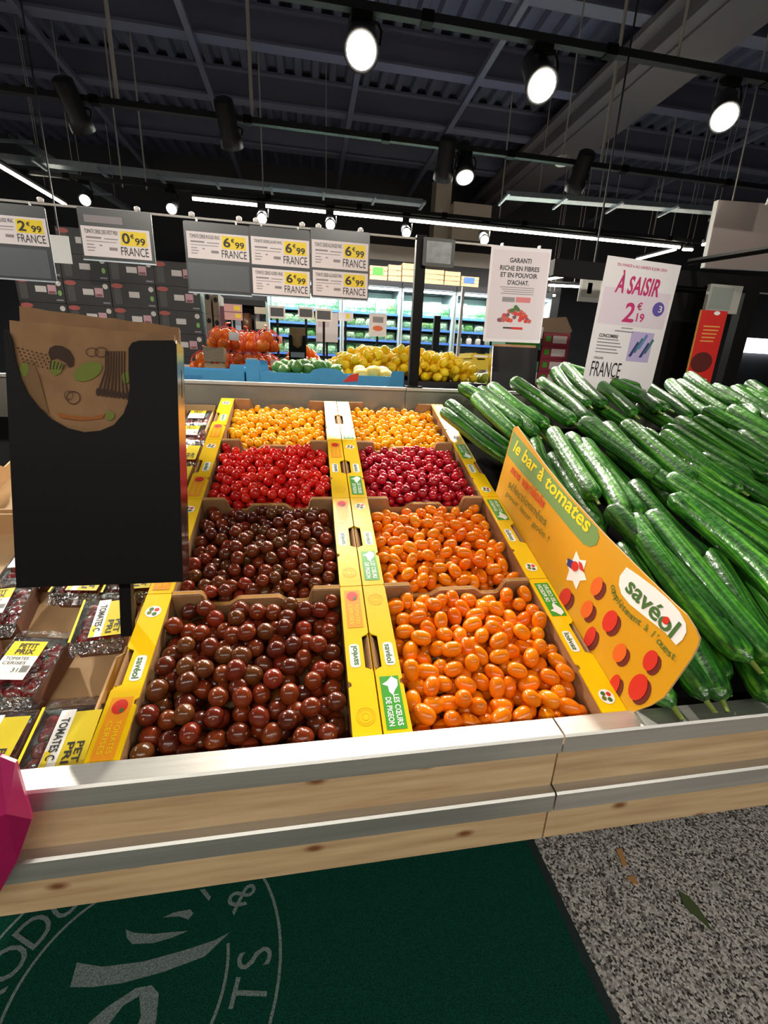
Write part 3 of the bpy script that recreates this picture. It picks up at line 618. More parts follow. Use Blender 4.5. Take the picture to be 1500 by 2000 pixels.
# ------------------------------------------------------------------ cucumbers
def _cuc_nodes(nt, b):
    N, L = nt.nodes, nt.links; tc = N.new('ShaderNodeTexCoord'); oi = N.new('ShaderNodeObjectInfo')
    mp = N.new('ShaderNodeMapping'); mp.inputs['Scale'].default_value = (2.6, 2.6, 1.1); L.new(tc.outputs['Object'], mp.inputs[0])
    ad = N.new('ShaderNodeVectorMath'); ad.operation = 'ADD'; L.new(mp.outputs[0], ad.inputs[0]); L.new(oi.outputs['Location'], ad.inputs[1])
    nz = N.new('ShaderNodeTexNoise'); nz.inputs['Scale'].default_value = 1.6; nz.inputs['Detail'].default_value = 5; L.new(ad.outputs[0], nz.inputs['Vector'])
    rp = N.new('ShaderNodeValToRGB'); e = rp.color_ramp.elements; e[0].position = 0.36; e[0].color = (*lin('#123f14'), 1); e[1].position = 0.68; e[1].color = (*lin('#5fa32c'), 1); k = e.new(0.52); k.color = (*lin('#2c701e'), 1)
    L.new(nz.outputs['Fac'], rp.inputs[0])
    r2 = N.new('ShaderNodeValToRGB'); r2.color_ramp.elements[0].color = (0.55, 0.62, 0.6, 1); r2.color_ramp.elements[1].color = (1.25, 1.2, 1.0, 1); L.new(oi.outputs['Random'], r2.inputs[0])
    mx = N.new('ShaderNodeMix'); mx.data_type = 'RGBA'; mx.blend_type = 'MULTIPLY'; mx.inputs[0].default_value = 1; L.new(rp.outputs[0], mx.inputs[6]); L.new(r2.outputs[0], mx.inputs[7]); L.new(mx.outputs[2], b.inputs['Base Color'])
    m2 = N.new('ShaderNodeMapping'); m2.inputs['Scale'].default_value = (2.2, 2.2, 26); L.new(tc.outputs['Object'], m2.inputs[0]); n2 = N.new('ShaderNodeTexNoise'); n2.inputs['Scale'].default_value = 1.0; n2.inputs['Detail'].default_value = 4; L.new(m2.outputs[0], n2.inputs['Vector'])
    bp = N.new('ShaderNodeBump'); bp.inputs['Strength'].default_value = 0.35; bp.inputs['Distance'].default_value = 0.006; L.new(n2.outputs['Fac'], bp.inputs['Height']); L.new(bp.outputs[0], b.inputs['Normal']); L.new(bp.outputs[0], b.inputs['Coat Normal'])
    b.inputs['Roughness'].default_value = 0.42; b.inputs['Specular IOR Level'].default_value = 0.25; b.inputs['Coat Weight'].default_value = 1.0; b.inputs['Coat Roughness'].default_value = 0.13
CUCM = node_mat('cucumber_skin', _cuc_nodes)
STEMM = mat('cucumber_stem', '#8aa04a', 0.5)
def cuc_mesh(bend, seed):
    rng = random.Random(seed); n, k = 16, 22; mb = MB(); vs = []
    for i in range(k+1):
        t = i/k; e = min(t, 1-t); r = (1-max(0, 1-e/0.11)**2.2)**0.5*(0.94+0.06*math.sin(3.1*t+seed)) if e > 0 else 0.12
        r = max(r, 0.12); r *= 1-0.12*t
        cx, cz = bend*(1-(2*t-1)**2), 0.15*bend*math.sin(6*t)
        for j in range(n):
            a = 2*math.pi*j/n; rr = r*(1+0.025*math.cos(5*a+seed)); vs.append((cx+rr*math.cos(a), cz+rr*math.sin(a), t))
    fs = [(i*n+j, i*n+(j+1) % n, (i+1)*n+(j+1) % n, (i+1)*n+j) for i in range(k) for j in range(n)]+[tuple(range(n-1, -1, -1)), tuple(k*n+j for j in range(n))]
    return vs, fs
_cuc = []
for q, (bd, sd) in enumerate(((0.35, 1), (-0.4, 2), (0.75, 3), (0.1, 4), (-0.7, 5))): _cuc.append(MB().add(*cuc_mesh(bd, sd)).mesh('cucumber', CUCM, True))
_stem = MB().lathe([(0.16, -0.01), (0.15, 0.02), (0.13, 0.045), (0.15, 0.05)], 7).mesh('stem', STEMM, True)
crng = random.Random(5)
def cucumber(A, B, R_, label, group, variant):
    A, B = np.array(A), np.array(B); d = B-A; Ln = np.linalg.norm(d); d /= Ln
    side = np.cross(d, [0, 0, 1.0]); side /= np.linalg.norm(side); up = np.cross(side, d)
    o = inst('cucumber', _cuc[variant % 5]); c, s = side*R_, up*R_
    o.matrix_world = Matrix(((c[0], s[0], d[0]*Ln, A[0]), (c[1], s[1], d[1]*Ln, A[1]), (c[2], s[2], d[2]*Ln, A[2]), (0, 0, 0, 1)))
    st = inst('stem', _stem, o); st.location = (0, 0, 1.0)
    return tag(o, label, 'cucumber', group)
CS = math.radians(20)
ROWS = [
 ('cucumber in the back row of the heap', 'back row of cucumbers', 0.906, [(1000, 742, 1124, 828, 1.1), (1058, 748, 1146, 824), (1098, 718, 1214, 828, 1.15), (1137, 733, 1244, 822), (1084, 732, 1150, 800), (1158, 742, 1250, 768), (1195, 752, 1284, 812), (1225, 770, 1304, 808), (1236, 741, 1350, 820, 1.05),
   (1304, 748, 1396, 822), (1330, 752, 1424, 812), (1391, 756, 1480, 820, 1.1), (1436, 757, 1515, 822), (1480, 762, 1560, 815), (1350, 745, 1440, 800)]),
 ('pale cucumber lying low against the crimson tomato crate', 'low cucumbers against the crates', 0.885, [(899, 836, 976, 910, 0.8), (902, 818, 1002, 897), (930, 783, 1018, 842), (945, 800, 1030, 880), (952, 785, 1048, 860), (964, 768, 1070, 840, 1.1)]),
 ('cucumber in the middle row of the heap', 'middle row of cucumbers', 0.922, [(1074, 847, 1160, 985), (1104, 856, 1218, 1028), (1132, 870, 1252, 1018), (1140, 836, 1287, 948, 1.15), (1176, 837, 1320, 966, 1.05), (1214, 833, 1354, 955, 1.1), (1262, 850, 1404, 960), (1288, 855, 1446, 970, 1.05), (1304, 851, 1464, 950), (1316, 820, 1514, 937, 1.15), (1370, 824, 1530, 922), (1400, 822, 1540, 902), (1450, 822, 1570, 890)]),
 ('cucumber in the front row of the heap', 'front row of cucumbers', 0.926, [(1190, 1005, 1408, 1250), (1226, 1016, 1460, 1305, 1.05), (1260, 1008, 1515, 1320, 1.1), (1304, 976, 1540, 1195, 1.15), (1326, 960, 1560, 1120, 1.1), (1366, 956, 1570, 1090), (1455, 955, 1620, 1050)]),
 ('cucumber poking out under the front row beside the lip', 'lowest cucumbers beside the lip', 0.878, [(1300, 1160, 1414, 1340), (1270, 1170, 1366, 1325, 0.9), (1230, 1190, 1372, 1380), (1200, 1230, 1318, 1384, 1.05), (1310, 1180, 1402, 1380), (1340, 1160, 1494, 1384), (1400, 1120, 1540, 1330), (1420, 1100, 1560, 1290)]),
 ('shaded cucumber lying beneath the middle row', 'cucumbers beneath the upper rows', 0.872, [(1150, 880, 1290, 1010), (1200, 880, 1330, 1000), (1250, 870, 1390, 985), (1330, 870, 1480, 990), (1160, 790, 1290, 880), (1260, 800, 1400, 880), (1350, 800, 1490, 880), (1240, 960, 1390, 1110), (1330, 980, 1500, 1130), (1080, 770, 1180, 850), (1030, 800, 1120, 900), (1005, 850, 1090, 968), (1040, 868, 1122, 1005), (1075, 900, 1175, 1050)])]
vi = 0; PN = np.array([0, -math.sin(CS), math.cos(CS)]); placed = []
def seg_dist(P, Q):
    d = np.linalg.norm(P[:, None]-Q[None], axis=2); return d.min()
plan = []
for ri, (label, grp, z0, L) in enumerate(ROWS):
    for q in L:
        k = q[4] if len(q) > 4 else 1.0; z = z0+crng.uniform(-0.004, 0.004)
        A, B = onP(q[0], q[1], z, CS), onP(q[2], q[3], z, CS); d = B-A; Ln = np.linalg.norm(d)
        want = crng.uniform(0.31, 0.36)
        if Ln < want: A = B-d/Ln*want
        elif Ln > 0.40: B = A+d/Ln*0.40
        plan.append([z0, ri, A, B, 0.0268*k])
plan.sort(key=lambda e: e[0])
made = {}
for z0, ri, A, B, R_ in plan:
    S = np.array([A+(B-A)*t for t in np.linspace(0.06, 0.94, 14)]); up_ = 0.0
    while up_ < 0.014 and any(seg_dist(S+PN*up_, Q) < 0.85*(R_+R2) for Q, R2 in placed): up_ += 0.002
    A, B = A+PN*up_, B+PN*up_
    # keep clear of the display board and of the crates
    nb = np.array([_cn[0], _cn[1], _cn[2]]); nb = nb if nb[0] > 0 else -nb; nb = nb/np.linalg.norm(nb); ob = slp(0.3985, 0, 0)
    for it in range(6):
        for key in (0, 1):
            P = (A, B)[key]; other = (B, A)[key]; sh = 0.0
            for tt in np.linspace(0, 0.55, 8):
                q = P+(other-P)*tt
                lim = R_*1.55+0.007 if q[1] < 0.70 else 0.0
                if q[1] < 0.70: sh = max(sh, lim-(q-ob) @ nb)
                elif (q-ob) @ EN < R_ + 0.01: sh = max(sh, 0.405+R_-q[0])
            if sh > 0:
                if key == 0: A = A+np.array([sh, 0, 0])
                else: B = B+np.array([sh, 0, 0])
    S = np.array([A+(B-A)*t for t in np.linspace(0.06, 0.94, 14)]); placed.append((S, R_))
    made.setdefault(ri, []).append(((A+B)[0], cucumber(A, B, R_, ROWS[ri][0], ROWS[ri][1], vi))); vi += 1
for ri, L in made.items():
    for n_, (_, o) in enumerate(sorted(L, key=lambda e: e[0])): o['label'] = ORD[n_]+' '+ROWS[ri][0]+', counted from the crates'
# the heap goes on towards the far end of its counter
for yc, xs, n in ((0.98, 1.50, 10), (0.62, 1.20, 15), (0.24, 0.93, 18)):
    for i in range(n):
        for lay in (0, 1):
            x = xs+0.064*i+0.03*lay; z = (0.875 if lay == 0 else 0.918)+crng.uniform(-0.004, 0.004); ya, yb = yc+0.165, yc-0.165+crng.uniform(-0.015, 0.015)
            tn = math.tan(CS); A, B = np.array([x+0.02, ya, z+ya*tn]), np.array([x+crng.uniform(-0.02, 0.02), yb, z+yb*tn])
            if x < 2.18: cucumber(A, B, 0.0262, 'cucumber at the end of the heap away from the crates', 'cucumbers at the far end of the heap', i+lay)

# ------------------------------------------------------------------ flat boxes with wrapped tomato trays
def flat_box(x0, x1, s0, s1, label, h=0.058):
    t = thing('cardboard_box', label, 'box', slp((x0+x1)/2, (s0+s1)/2, -0.1), (SL, 0, 0)); a, b = (x1-x0)/2, (s1-s0)/2
    MB().box(-a, a, -b, b, 0, 0.004).build('base', CARDP, t)
    MB().box(-a, a, -b, -b+0.004, 0.004, h).build('end_wall', CARDP, t); MB().box(-a, a, b-0.004, b, 0.004, h).build('end_wall', CARDP, t)
    for s in (-1, 1):
        mb = MB(); P = [(-b, 0.004), (b, 0.004), (b, h), (b*0.35, h), (b*0.28, h-0.02), (-b*0.28, h-0.02), (-b*0.35, h), (-b, h)]
        mb.prism(P, *sorted((s*a, s*(a-0.004))), 'x').build('side_wall', CARDP, t)
    return t
flat_box(-0.905, -0.421, 0.0, 0.605, 'pale flat cardboard box of wrapped trays beside the steel lip')
flat_box(-0.905, -0.421, 0.62, 1.235, 'pale flat cardboard box of wrapped trays against the back panel')
TOMR = mat('tray_tomato', '#c41a1e', 0.2, coat=0.5)
TRAYM = mat('tray_board', '#7a5240', 0.7, noise=0.15, scale=30)
_ttom = _tom.mesh('tomato', [TOMR, DGRN], True)
def film_mesh(a, b, h):
    rng = random.Random(int(a*1e5)); mb = MB(); n = 14; vs = []
    for i in range(n+1):
        for j in range(n+1):
            u, v = -1+2*i/n, -1+2*j/n; z = h+0.006*(1-u**4)*(1-v**4)+rng.uniform(-0.0008, 0.0008)
            vs.append((u*a, v*b, z))
    mb.add(vs, [(i*(n+1)+j, (i+1)*(n+1)+j, (i+1)*(n+1)+j+1, i*(n+1)+j+1) for i in range(n) for j in range(n)])
    # crimped ends of the film standing out at both ends
    for s in (-1, 1):
        vs = []
        for i in range(n+1):
            u = -1+2*i/n; z0 = h+0.001
            vs += [(u*a, s*b, z0), (u*a*0.98+rng.uniform(-0.002, 0.002), s*(b+0.009), z0-0.006+rng.uniform(-0.003, 0.004)), (u*a*0.96, s*(b+0.020), z0-0.012+rng.uniform(-0.004, 0.005))]
        mb.add(vs, [(i*3+k, (i+1)*3+k, (i+1)*3+k+1, i*3+k+1) for i in range(n) for k in (0, 1)])
    return mb
def punnet(xc, sc, label, turn=0.0, kind=0, w=0.088, l=0.098, lift=-0.094):
    t = thing('tomato_tray', label, 'tray', slp(xc, sc, lift), (SL, 0, turn)); t.rotation_euler = (Matrix.Rotation(SL, 3, 'X') @ Matrix.Rotation(turn, 3, 'Z')).to_euler()
    a, b, h = w/2, l/2, 0.044
    mb = MB(); mb.box(-a*0.9, a*0.9, -b*0.9, b*0.9, 0, 0.003)
    for p in (((-a*0.9, -b*0.9), (a*0.9, -b*0.9), (a, -b), (-a, -b)), ((a*0.9, -b*0.9), (a*0.9, b*0.9), (a, b), (a, -b)), ((a*0.9, b*0.9), (-a*0.9, b*0.9), (-a, b), (a, b)), ((-a*0.9, b*0.9), (-a*0.9, -b*0.9), (-a, -b), (-a, b))):
        z = (0.0, 0.0, h, h); q = [(*p[i], z[i]) for i in range(4)]; c = [(x*0.955, y*0.955, zz) for x, y, zz in q]; mb.add(q, [(0, 1, 2, 3)]); mb.add(c, [(3, 2, 1, 0)]); mb.add([q[3], q[2], c[2], c[3]], [(0, 1, 2, 3)])
    mb.build('tray', TRAYM, t)
    rng = random.Random(int(xc*1000)+int(sc*777))
    for i in range(3):
        for j in range(4):
            o = inst('tomato', _ttom, t); o.location = (-a*0.62+i*a*0.62+rng.uniform(-.002, .002), -b*0.66+j*b*0.44+rng.uniform(-.002, .002), 0.026+rng.uniform(0, .006)); o.scale = (0.0135,)*3; o.rotation_euler = (rng.uniform(-1, 1), rng.uniform(-1, 1), rng.uniform(0, 6))
    f = film_mesh(a, b, h+0.001).build('wrap', FILM, t, True)
    z = h+0.0095
    if kind == 0:      # printed sleeve: white and yellow bands lengthwise, read from the side
        poly_on(t, rectp(-a*0.30, a*0.16, -b*0.97, b*0.78), (0, 0, z), X_, Y_, WHT, 'white_band'); poly_on(t, rectp(a*0.16, a*0.97, -b*0.97, b*0.70), (0, 0, z), X_, Y_, mat('sleeve_yellow', '#d9c32c', 0.35, coat=0.4), 'yellow_band')
        text_on(t, 'TOMATES C', (-a*0.06, -b*0.1, z+0.0005), -Y_, X_, l*0.62, a*0.26, INK); text_on(t, 'PET', (a*0.68, -b*0.55, z+0.0005), -Y_, X_, l*0.3, a*0.22, INK); text_on(t, 'PRI', (a*0.40, -b*0.55, z+0.0005), -Y_, X_, l*0.3, a*0.22, INK)
        poly_on(t, rectp(-a*0.28, -a*0.10, -b*0.95, -b*0.45), (0, 0, z+0.0004), X_, Y_, PRICE, 'price_mark'); poly_on(t, rectp(-a*1.02, -a*0.93, -b, b), (0, 0, z-0.004), X_, Y_, PRICE, 'edge_strip')
    else:              # paper label: yellow head, white body
        poly_on(t, rectp(-a*0.72, a*0.42, -b*0.55, b*0.22), (0, 0, z), X_, Y_, WHT, 'label_body'); poly_on(t, rectp(-a*0.72, a*0.42, b*0.22, b*0.72), (0, 0, z), X_, Y_, PRICE, 'label_head')
        text_on(t, 'PETIT', (-a*0.12, b*0.56, z+0.0005), X_, Y_, a*0.62, b*0.17, INK); text_on(t, 'PRIX', (-a*0.12, b*0.36, z+0.0005), X_, Y_, a*0.62, b*0.17, INK)
        text_on(t, 'TOMATES', (-a*0.22, b*0.13, z+0.0005), X_, Y_, a*0.75, b*0.10, INK); text_on(t, 'CERISES', (-a*0.22, -b*0.02, z+0.0005), X_, Y_, a*0.75, b*0.10, INK); text_on(t, '31', (-a*0.05, -b*0.25, z+0.0005), X_, Y_, a*0.2, b*0.13, INK)
        mb = MB()
        for i in range(7): mb.add([(a*0.12+0.0017*i, -b*0.32, z+0.0004), (a*0.12+0.0017*i+0.0009, -b*0.32, z+0.0004), (a*0.12+0.0017*i+0.0009, -b*0.10, z+0.0004), (a*0.12+0.0017*i, -b*0.10, z+0.0004)], [(0, 1, 2, 3)])
        mb.build('bar_code', INK, t)
    return t
punnet(-0.455, 0.068, 'wrapped tray with white band reading tomates, beside the yellow crate at the lip', 0.02)
punnet(-0.552, 0.068, 'wrapped tray with yellow band beside the magenta leaflet', -0.02)
punnet(-0.560, 0.192, 'wrapped tray with yellow-headed paper label reading petit prix', -0.10, 1, 0.092, 0.112, -0.088)
punnet(-0.466, 0.275, 'wrapped tray tilted against the crate below the bag holder', 0.10, 0, 0.084, 0.096, -0.080)
punnet(-0.545, 0.402, 'wrapped tray lying under the bag holder', -0.08, 0)
punnet(-0.456, 0.400, 'wrapped tray squeezed between bag holder and yellow crate', 0.03, 0)
punnet(-0.665, 0.330, 'wrapped tray at the far side of the open gap in the box', 0.12, 1)
punnet(-0.670, 0.205, 'wrapped tray left of the petit prix tray', 0.0, 0); punnet(-0.66, 0.45, 'wrapped tray behind the bag holder', 0.0, 1)
for i, (x, s, k) in enumerate(((-0.462, 0.78, 0), (-0.462, 0.90, 0), (-0.462, 1.03, 1), (-0.462, 1.15, 1), (-0.56, 1.15, 1), (-0.56, 1.03, 0), (-0.66, 1.15, 0), (-0.56, 0.9, 1))):
    punnet(x, s, 'wrapped tray in the box against the back panel, seen past the bag holder', 0.0, k)
    t = bpy.data.objects[-1] if False else None
for o in [o for o in COL.objects if o.get('label', '').endswith('seen past the bag holder')]: o['group'] = 'trays in the rear box'

# ------------------------------------------------------------------ black bag holder with paper bags
hold = frame_thing('bag_holder', 'black metal holder full of brown paper bags, on a post over the trays', 'bag holder', (-0.426, 0.2, 1.017), (1, 0, 0), (0, 0.262, 0.965))
hw, hh, hd = 0.1205, 0.385, 0.042
HO = np.array([-0.426, 0.2, 1.017]); HU = np.array([0, 0.262, 0.965]); HU = HU/np.linalg.norm(HU); HN = np.array([0, HU[2], -HU[1]])
def hb(x, y, dy=0.0): # pixel on the holder's front plane (or dy behind it) -> local (x, z)
    O_ = HO+HN*dy; d = ray(x, y); P = CAMP+d*(((O_-CAMP) @ HN)/(d @ HN)); return (float(P[0]-HO[0]), float((P-O_) @ HU))
fp = [(-hw, 0.0), (hw, 0.0), (hw, hh-0.006), (hw-0.004, hh)]
fp += [hb(*p) for p in ((272, 665), (258, 669), (251, 680), (251, 720), (253, 755), (250, 785), (241, 808), (222, 830), (196, 841), (165, 844), (132, 836), (100, 818), (75, 795), (54, 768), (40, 738), (30, 700), (24, 665), (17, 648), (6, 640))]
fp += [(-hw, hb(0, 640)[1])]
MB().prism(fp, 0.0, 0.0015, 'y').build('front_plate', BLACK, hold)
MB().box(-hw, hw, hd-0.0015, hd, 0.0, hh).build('back_plate', BLACK, hold)
for s in (-1, 1): MB().box(*sorted((s*hw, s*(hw-0.0015))), 0.0015, hd-0.0015, 0.0, hh).build('side_plate', CHROME if s > 0 else BLACK, hold)
MB().box(-hw, hw, 0.0015, hd-0.0015, 0.0, 0.002).build('floor_plate', BLACK, hold)
for z in (0.07, 0.30): MB().box(hw, hw+0.0004, 0.024, 0.0255, z, z+0.045).build('side_slot', BLACK, hold)
MB().box(-0.03, 0.05, hd, hd+0.004, 0.10, 0.2).build('bracket', BLACK, hold)
KRAFT = mat('kraft_paper', '#9a7450', 0.8, noise=0.22, scale=18, bump=0.15, bscale=14)
for i in range(6):
    top0 = hh+0.010-0.001*i; y = 0.006+i*0.004 if i < 4 else 0.033+0.004*(i-4)
    mb = MB(); n = 12
    vs = []
    for j in range(n+1):
        x = -hw+0.004+(2*hw-0.008)*j/n; top = top0+((0.050-0.028*j/n-0.004*math.cos(3*j/n)) if i >= 4 else 0.010*(1-j/n)); w = 0.0012*math.sin(7*x*20+i*2)
        vs += [(x, y+w, 0.004), (x, y+w, top-0.0015*abs(math.sin(j*2.1+i))), (x, y+w+0.0025, top-0.0015*abs(math.sin(j*2.1+i))), (x, y+w+0.0025, 0.004)]
    mb.add(vs, [(j*4+k, (j+1)*4+k, (j+1)*4+(k+1) % 4, j*4+(k+1) % 4) for j in range(n) for k in range(4)]+[(3, 2, 1, 0), (n*4, n*4+1, n*4+2, n*4+3)])
    b = frame_thing('paper_bag', 'brown paper bag printed with mushroom and asparagus, frontmost in the holder' if i == 0 else 'plain edge of a brown paper bag standing in the holder', 'paper bag', (-0.426, 0.2, 1.017), (1, 0, 0), (0, 0.262, 0.965), 'bags in the holder' if i else None)
    mb.build('paper', KRAFT, b)
    if i == 0:
        KI = mat('bag_ink', '#3a261c', 0.8); KG = mat('bag_green', '#6f7a30', 0.8); KO = mat('bag_rust', '#9a5a24', 0.8); y1 = y-0.0022; C_ = lambda *q: [hb(*p, 0.005) for p in q]
        flat('mushroom_cap', C_((95, 690), (98, 680), (108, 675), (122, 676), (136, 684), (145, 700), (144, 714), (136, 718), (128, 708), (112, 700), (100, 704)), KI, b, y1)
        flat('mushroom_stalk', C_((102, 706), (110, 704), (124, 712), (120, 728), (108, 735), (98, 726)), KG, b, y1); 
        for q in range(5): flat('gill_print', C_((100+7*q, 704+2*q), (102+7*q, 704+2*q), (100+6*q, 722), (98+6*q, 722)), KI, b, y1-0.0005)
        flat('pea_print', C_(*[(172+28*math.cos(a), 726+18*math.sin(a)-8*math.cos(a)) for a in np.linspace(0, 6, 18)]), KG, b, y1); flat('pea_print', C_(*[(48+9*math.cos(a), 722+14*math.sin(a)) for a in np.linspace(0, 6, 14)]), KG, b, y1); flat('pea_print', C_(*[(246+8*math.cos(a), 738+12*math.sin(a)) for a in np.linspace(0, 6, 14)]), KG, b, y1)
        for q in range(8):
            xa, xb_ = 206+5.2*q, 192+8.2*q; mb2 = MB(); mb2.prism(C_((xa, 686), (xa+2.6, 686), (xa+2.4, 722), (xb_+2.4, 768+4*(q % 2)+q), (xb_-1.5, 768+4*(q % 2)+q), (xa-0.4, 722)), y1, y1+0.0004, 'y'); mb2.prism(C_(*[(xb_+4.2*math.cos(a), 766+q+8*math.sin(a)) for a in np.linspace(0, 5.6, 8)]), y1-0.0002, y1, 'y'); mb2.build('asparagus_print', KI, b)
        mb2 = MB()
        for q in range(34): mb2.prism(C_(*[(36+9*(q % 7)+3*(q//7)+1.6*math.cos(a), 680+7*(q//7)+2.2*(q % 7)+1.6*math.sin(a)) for a in np.linspace(0, 5.2, 6)]), y1, y1+0.0004, 'y')
        mb2.build('seed_print', KI, b)
        for cx, cy, rr, ry in ((144, 777, 14, 13), (180, 688, 12, 9), (198, 688, 13, 10), (135, 772, 9, 9)):
            mb2 = MB(); a_, b_ = C_(*[(cx+rr*math.cos(2*math.pi*q/18), cy+ry*math.sin(2*math.pi*q/18)) for q in range(18)]), C_(*[(cx+0.88*rr*math.cos(2*math.pi*q/18), cy+0.88*ry*math.sin(2*math.pi*q/18)) for q in range(18)]); mb2.add([(p[0], y1, p[1]) for p in a_+b_], [(q, (q+1) % 18, 18+(q+1) % 18, 18+q) for q in range(18)]); mb2.build('ring_print', KI, b)
        flat('rust_smear', C_((112, 806), (140, 812), (180, 815), (206, 808), (200, 818), (160, 822), (118, 816)), KO, b, y1); flat('pea_print', C_(*[(215+9*math.cos(a), 812+9*math.sin(a)) for a in np.linspace(0, 6, 12)]), KG, b, y1)
        flat('side_fold', C_((42, 700), (66, 706), (78, 740), (96, 808), (70, 792), (50, 760)), mat('kraft_fold', '#7c5c3c', 0.8), b, y1+0.0003)
MB().box(0.008, 0.026, hd, hd+0.014, -0.098, 0.20).build('post', BLACK, hold)

# ------------------------------------------------------------------ price boards on their rail
RY = 1.25
rt = thing('sign_rail', 'thin rail with white knobs carrying the price boards', 'rail', (-0.4, RY+0.01, 1.80))
MB().box(-1.6, 1.2, -0.003, 0.003, -0.003, 0.003).build('bar', RODM, rt)
bp = thing('rail_post', 'black square post with a small grey screen, standing at the back panel', 'post', (0.300, RY, 1.293))
MB().box(-0.0185, 0.0185, -0.012, 0.014, 0, 0.515).build('upright', BLACK, bp); MB().box(-0.03, 0.03, -0.04, 0.02, 0, 0.006).build('foot', BLACK, bp)
x0, x1, z0, z1 = rect(826, 465, 888, 521, RY-0.03); st_ = thing('screen_label', 'small grey electronic price screen on the black post', 'price screen', ((x0+x1)/2, RY-0.03, z0)); w_ = (x1-x0)/2; h_ = z1-z0
MB().prism(rrect(-w_, w_, 0, h_, 0.006), 0, 0.014, 'y').build('housing', mat('screen_housing', '#2c2f34', 0.4), st_)
flat('screen', rectp(-w_*0.78, w_*0.78, h_*0.12, h_*0.88), mat('screen_grey', '#8f949b', 0.3, noise=0.35, scale=40), st_)
for px in (85, 270, 375, 467, 500, 590, 622, 705): # knobs
    P = onY(px, 445, RY); MB().lathe([(0.006, 0), (0.009, 0.004), (0.009, 0.012), (0.004, 0.015)], 10, (P[0]+0.4, 0, 0.002)).build('knob', WHITEP, rt, True)
def price_card(t, x0, x1, z0, z1, euro, first, y):
    w, h = x1-x0, z1-z0
    flat('card', rectp(x0, x1, z0, z1), PAPER, t, y, 0.0008); yy = y-0.0006
    flat('price_patch', rectp(x0+w*0.56, x0+w*0.95, z0+h*0.44, z1-h*0.08), PRICE, t, yy, 0.0005)
    text(t, euro, x0+w*0.585, x0+w*0.70, z0+h*0.50, z1-h*0.14, INK, yy-0.0008); text(t, '€', x0+w*0.71, x0+w*0.765, z0+h*0.69, z1-h*0.16, INK, yy-0.0008); text(t, '99', x0+w*0.775, x0+w*0.925, z0+h*0.48, z0+h*0.72, INK, yy-0.0008)
    text(t, 'FRANCE', x0+w*0.55, x0+w*0.96, z0+h*0.10, z0+h*0.39, INK, yy-0.0004)
    text(t, first, x0+w*0.05, x0+w*0.53, z0+h*0.76, z0+h*0.90, INK, yy-0.0004)
    mb = MB()
    for (a, b, c, d) in ((0.06, 0.28, 0.60, 0.66), (0.32, 0.52, 0.60, 0.63), (0.06, 0.50, 0.50, 0.52), (0.06, 0.16, 0.38, 0.41), (0.06, 0.18, 0.28, 0.31), (0.24, 0.28, 0.36, 0.40), (0.38, 0.50, 0.24, 0.34), (0.06, 0.16, 0.18, 0.21)):
        mb.prism(rectp(x0+w*a, x0+w*b, z0+h*c, z0+h*d), yy, yy+0.0003, 'y')
    mb.build('fine_print', GREYI, t)
def price_board(px, cards, label, Y=RY, empty=None, strip=False):
    x0, x1, z0, z1 = rect(*px, Y); xc = (x0+x1)/2; t = thing('price_board', label, 'price sign', (xc, Y, z0))
    MB().prism(rrect(x0-xc, x1-xc, 0, z1-z0, 0.006), 0, 0.003, 'y').build('backing', HOLD, t)
    MB().box(x0-xc, x1-xc, -0.004, 0.0, -0.003, 0.001).build('bottom_edge', GALV, t)
    for (c, e, f) in cards:
        a, b, c0, c1 = rect(*c, Y); price_card(t, a-xc, b-xc, c0-z0, c1-z0, e, f, -0.0015)
    for ex in (-0.3, 0.3): MB().box(ex*(x1-x0)-0.003, ex*(x1-x0)+0.003, 0.003, 0.006, z1-z0-0.01, max(1.80-z0, z1-z0+0.002)).build('clip', WHITEP, t)
    if strip: flat('smear_strip', rectp(-0.42*(x1-x0), 0.1*(x1-x0), (z1-z0)*0.72, (z1-z0)*0.86), GREYI, t, -0.0012)
    if empty:
        a, b, c0, c1 = rect(*empty, Y); flat('empty_slot', rectp(a-xc, b-xc, c0-z0, c1-z0), mat('slot_grey', '#5d646b', 0.25, coat=0.3), t, -0.0012)
    return t
price_board((-48, 398, 98, 545), [((-42, 422, 92, 477), '2', 'TOMATE CERISE ROUGE VRAC')], 'price board reading 2,99 above an empty dark slot', empty=(-42, 484, 96, 540))
price_board((157, 410, 299, 511), [((162, 446, 294, 504), '0', 'TOMATE CERISE 250G PETIT PRIX')], 'single price board reading 0,99 with a grey smeared head', strip=True)
price_board((363, 436, 489, 574), [((366, 456, 486, 508), '6', 'TOMATE CERISE ROUGE VRAC')], 'price board reading 6,99 above an empty grey slot', empty=(369, 517, 487, 568))
price_board((489, 445, 606, 579), [((491, 466, 604, 520), '6', 'TOMATE CERISE JAUNE VRAC'), ((494, 527, 605, 576), '6', 'TOMATE CERISE NOIRE VRAC')], 'middle double price board with two 6,99 cards between its neighbours')
price_board((607, 449, 721, 584), [((609, 472, 719, 526), '6', 'TOMATE CERISE ALLONGEE VRAC'), ((611, 531, 718, 580), '6', 'TOMATE CERISE ALLONGEE VRAC')], 'double price board with two 6,99 cards nearest the black post')

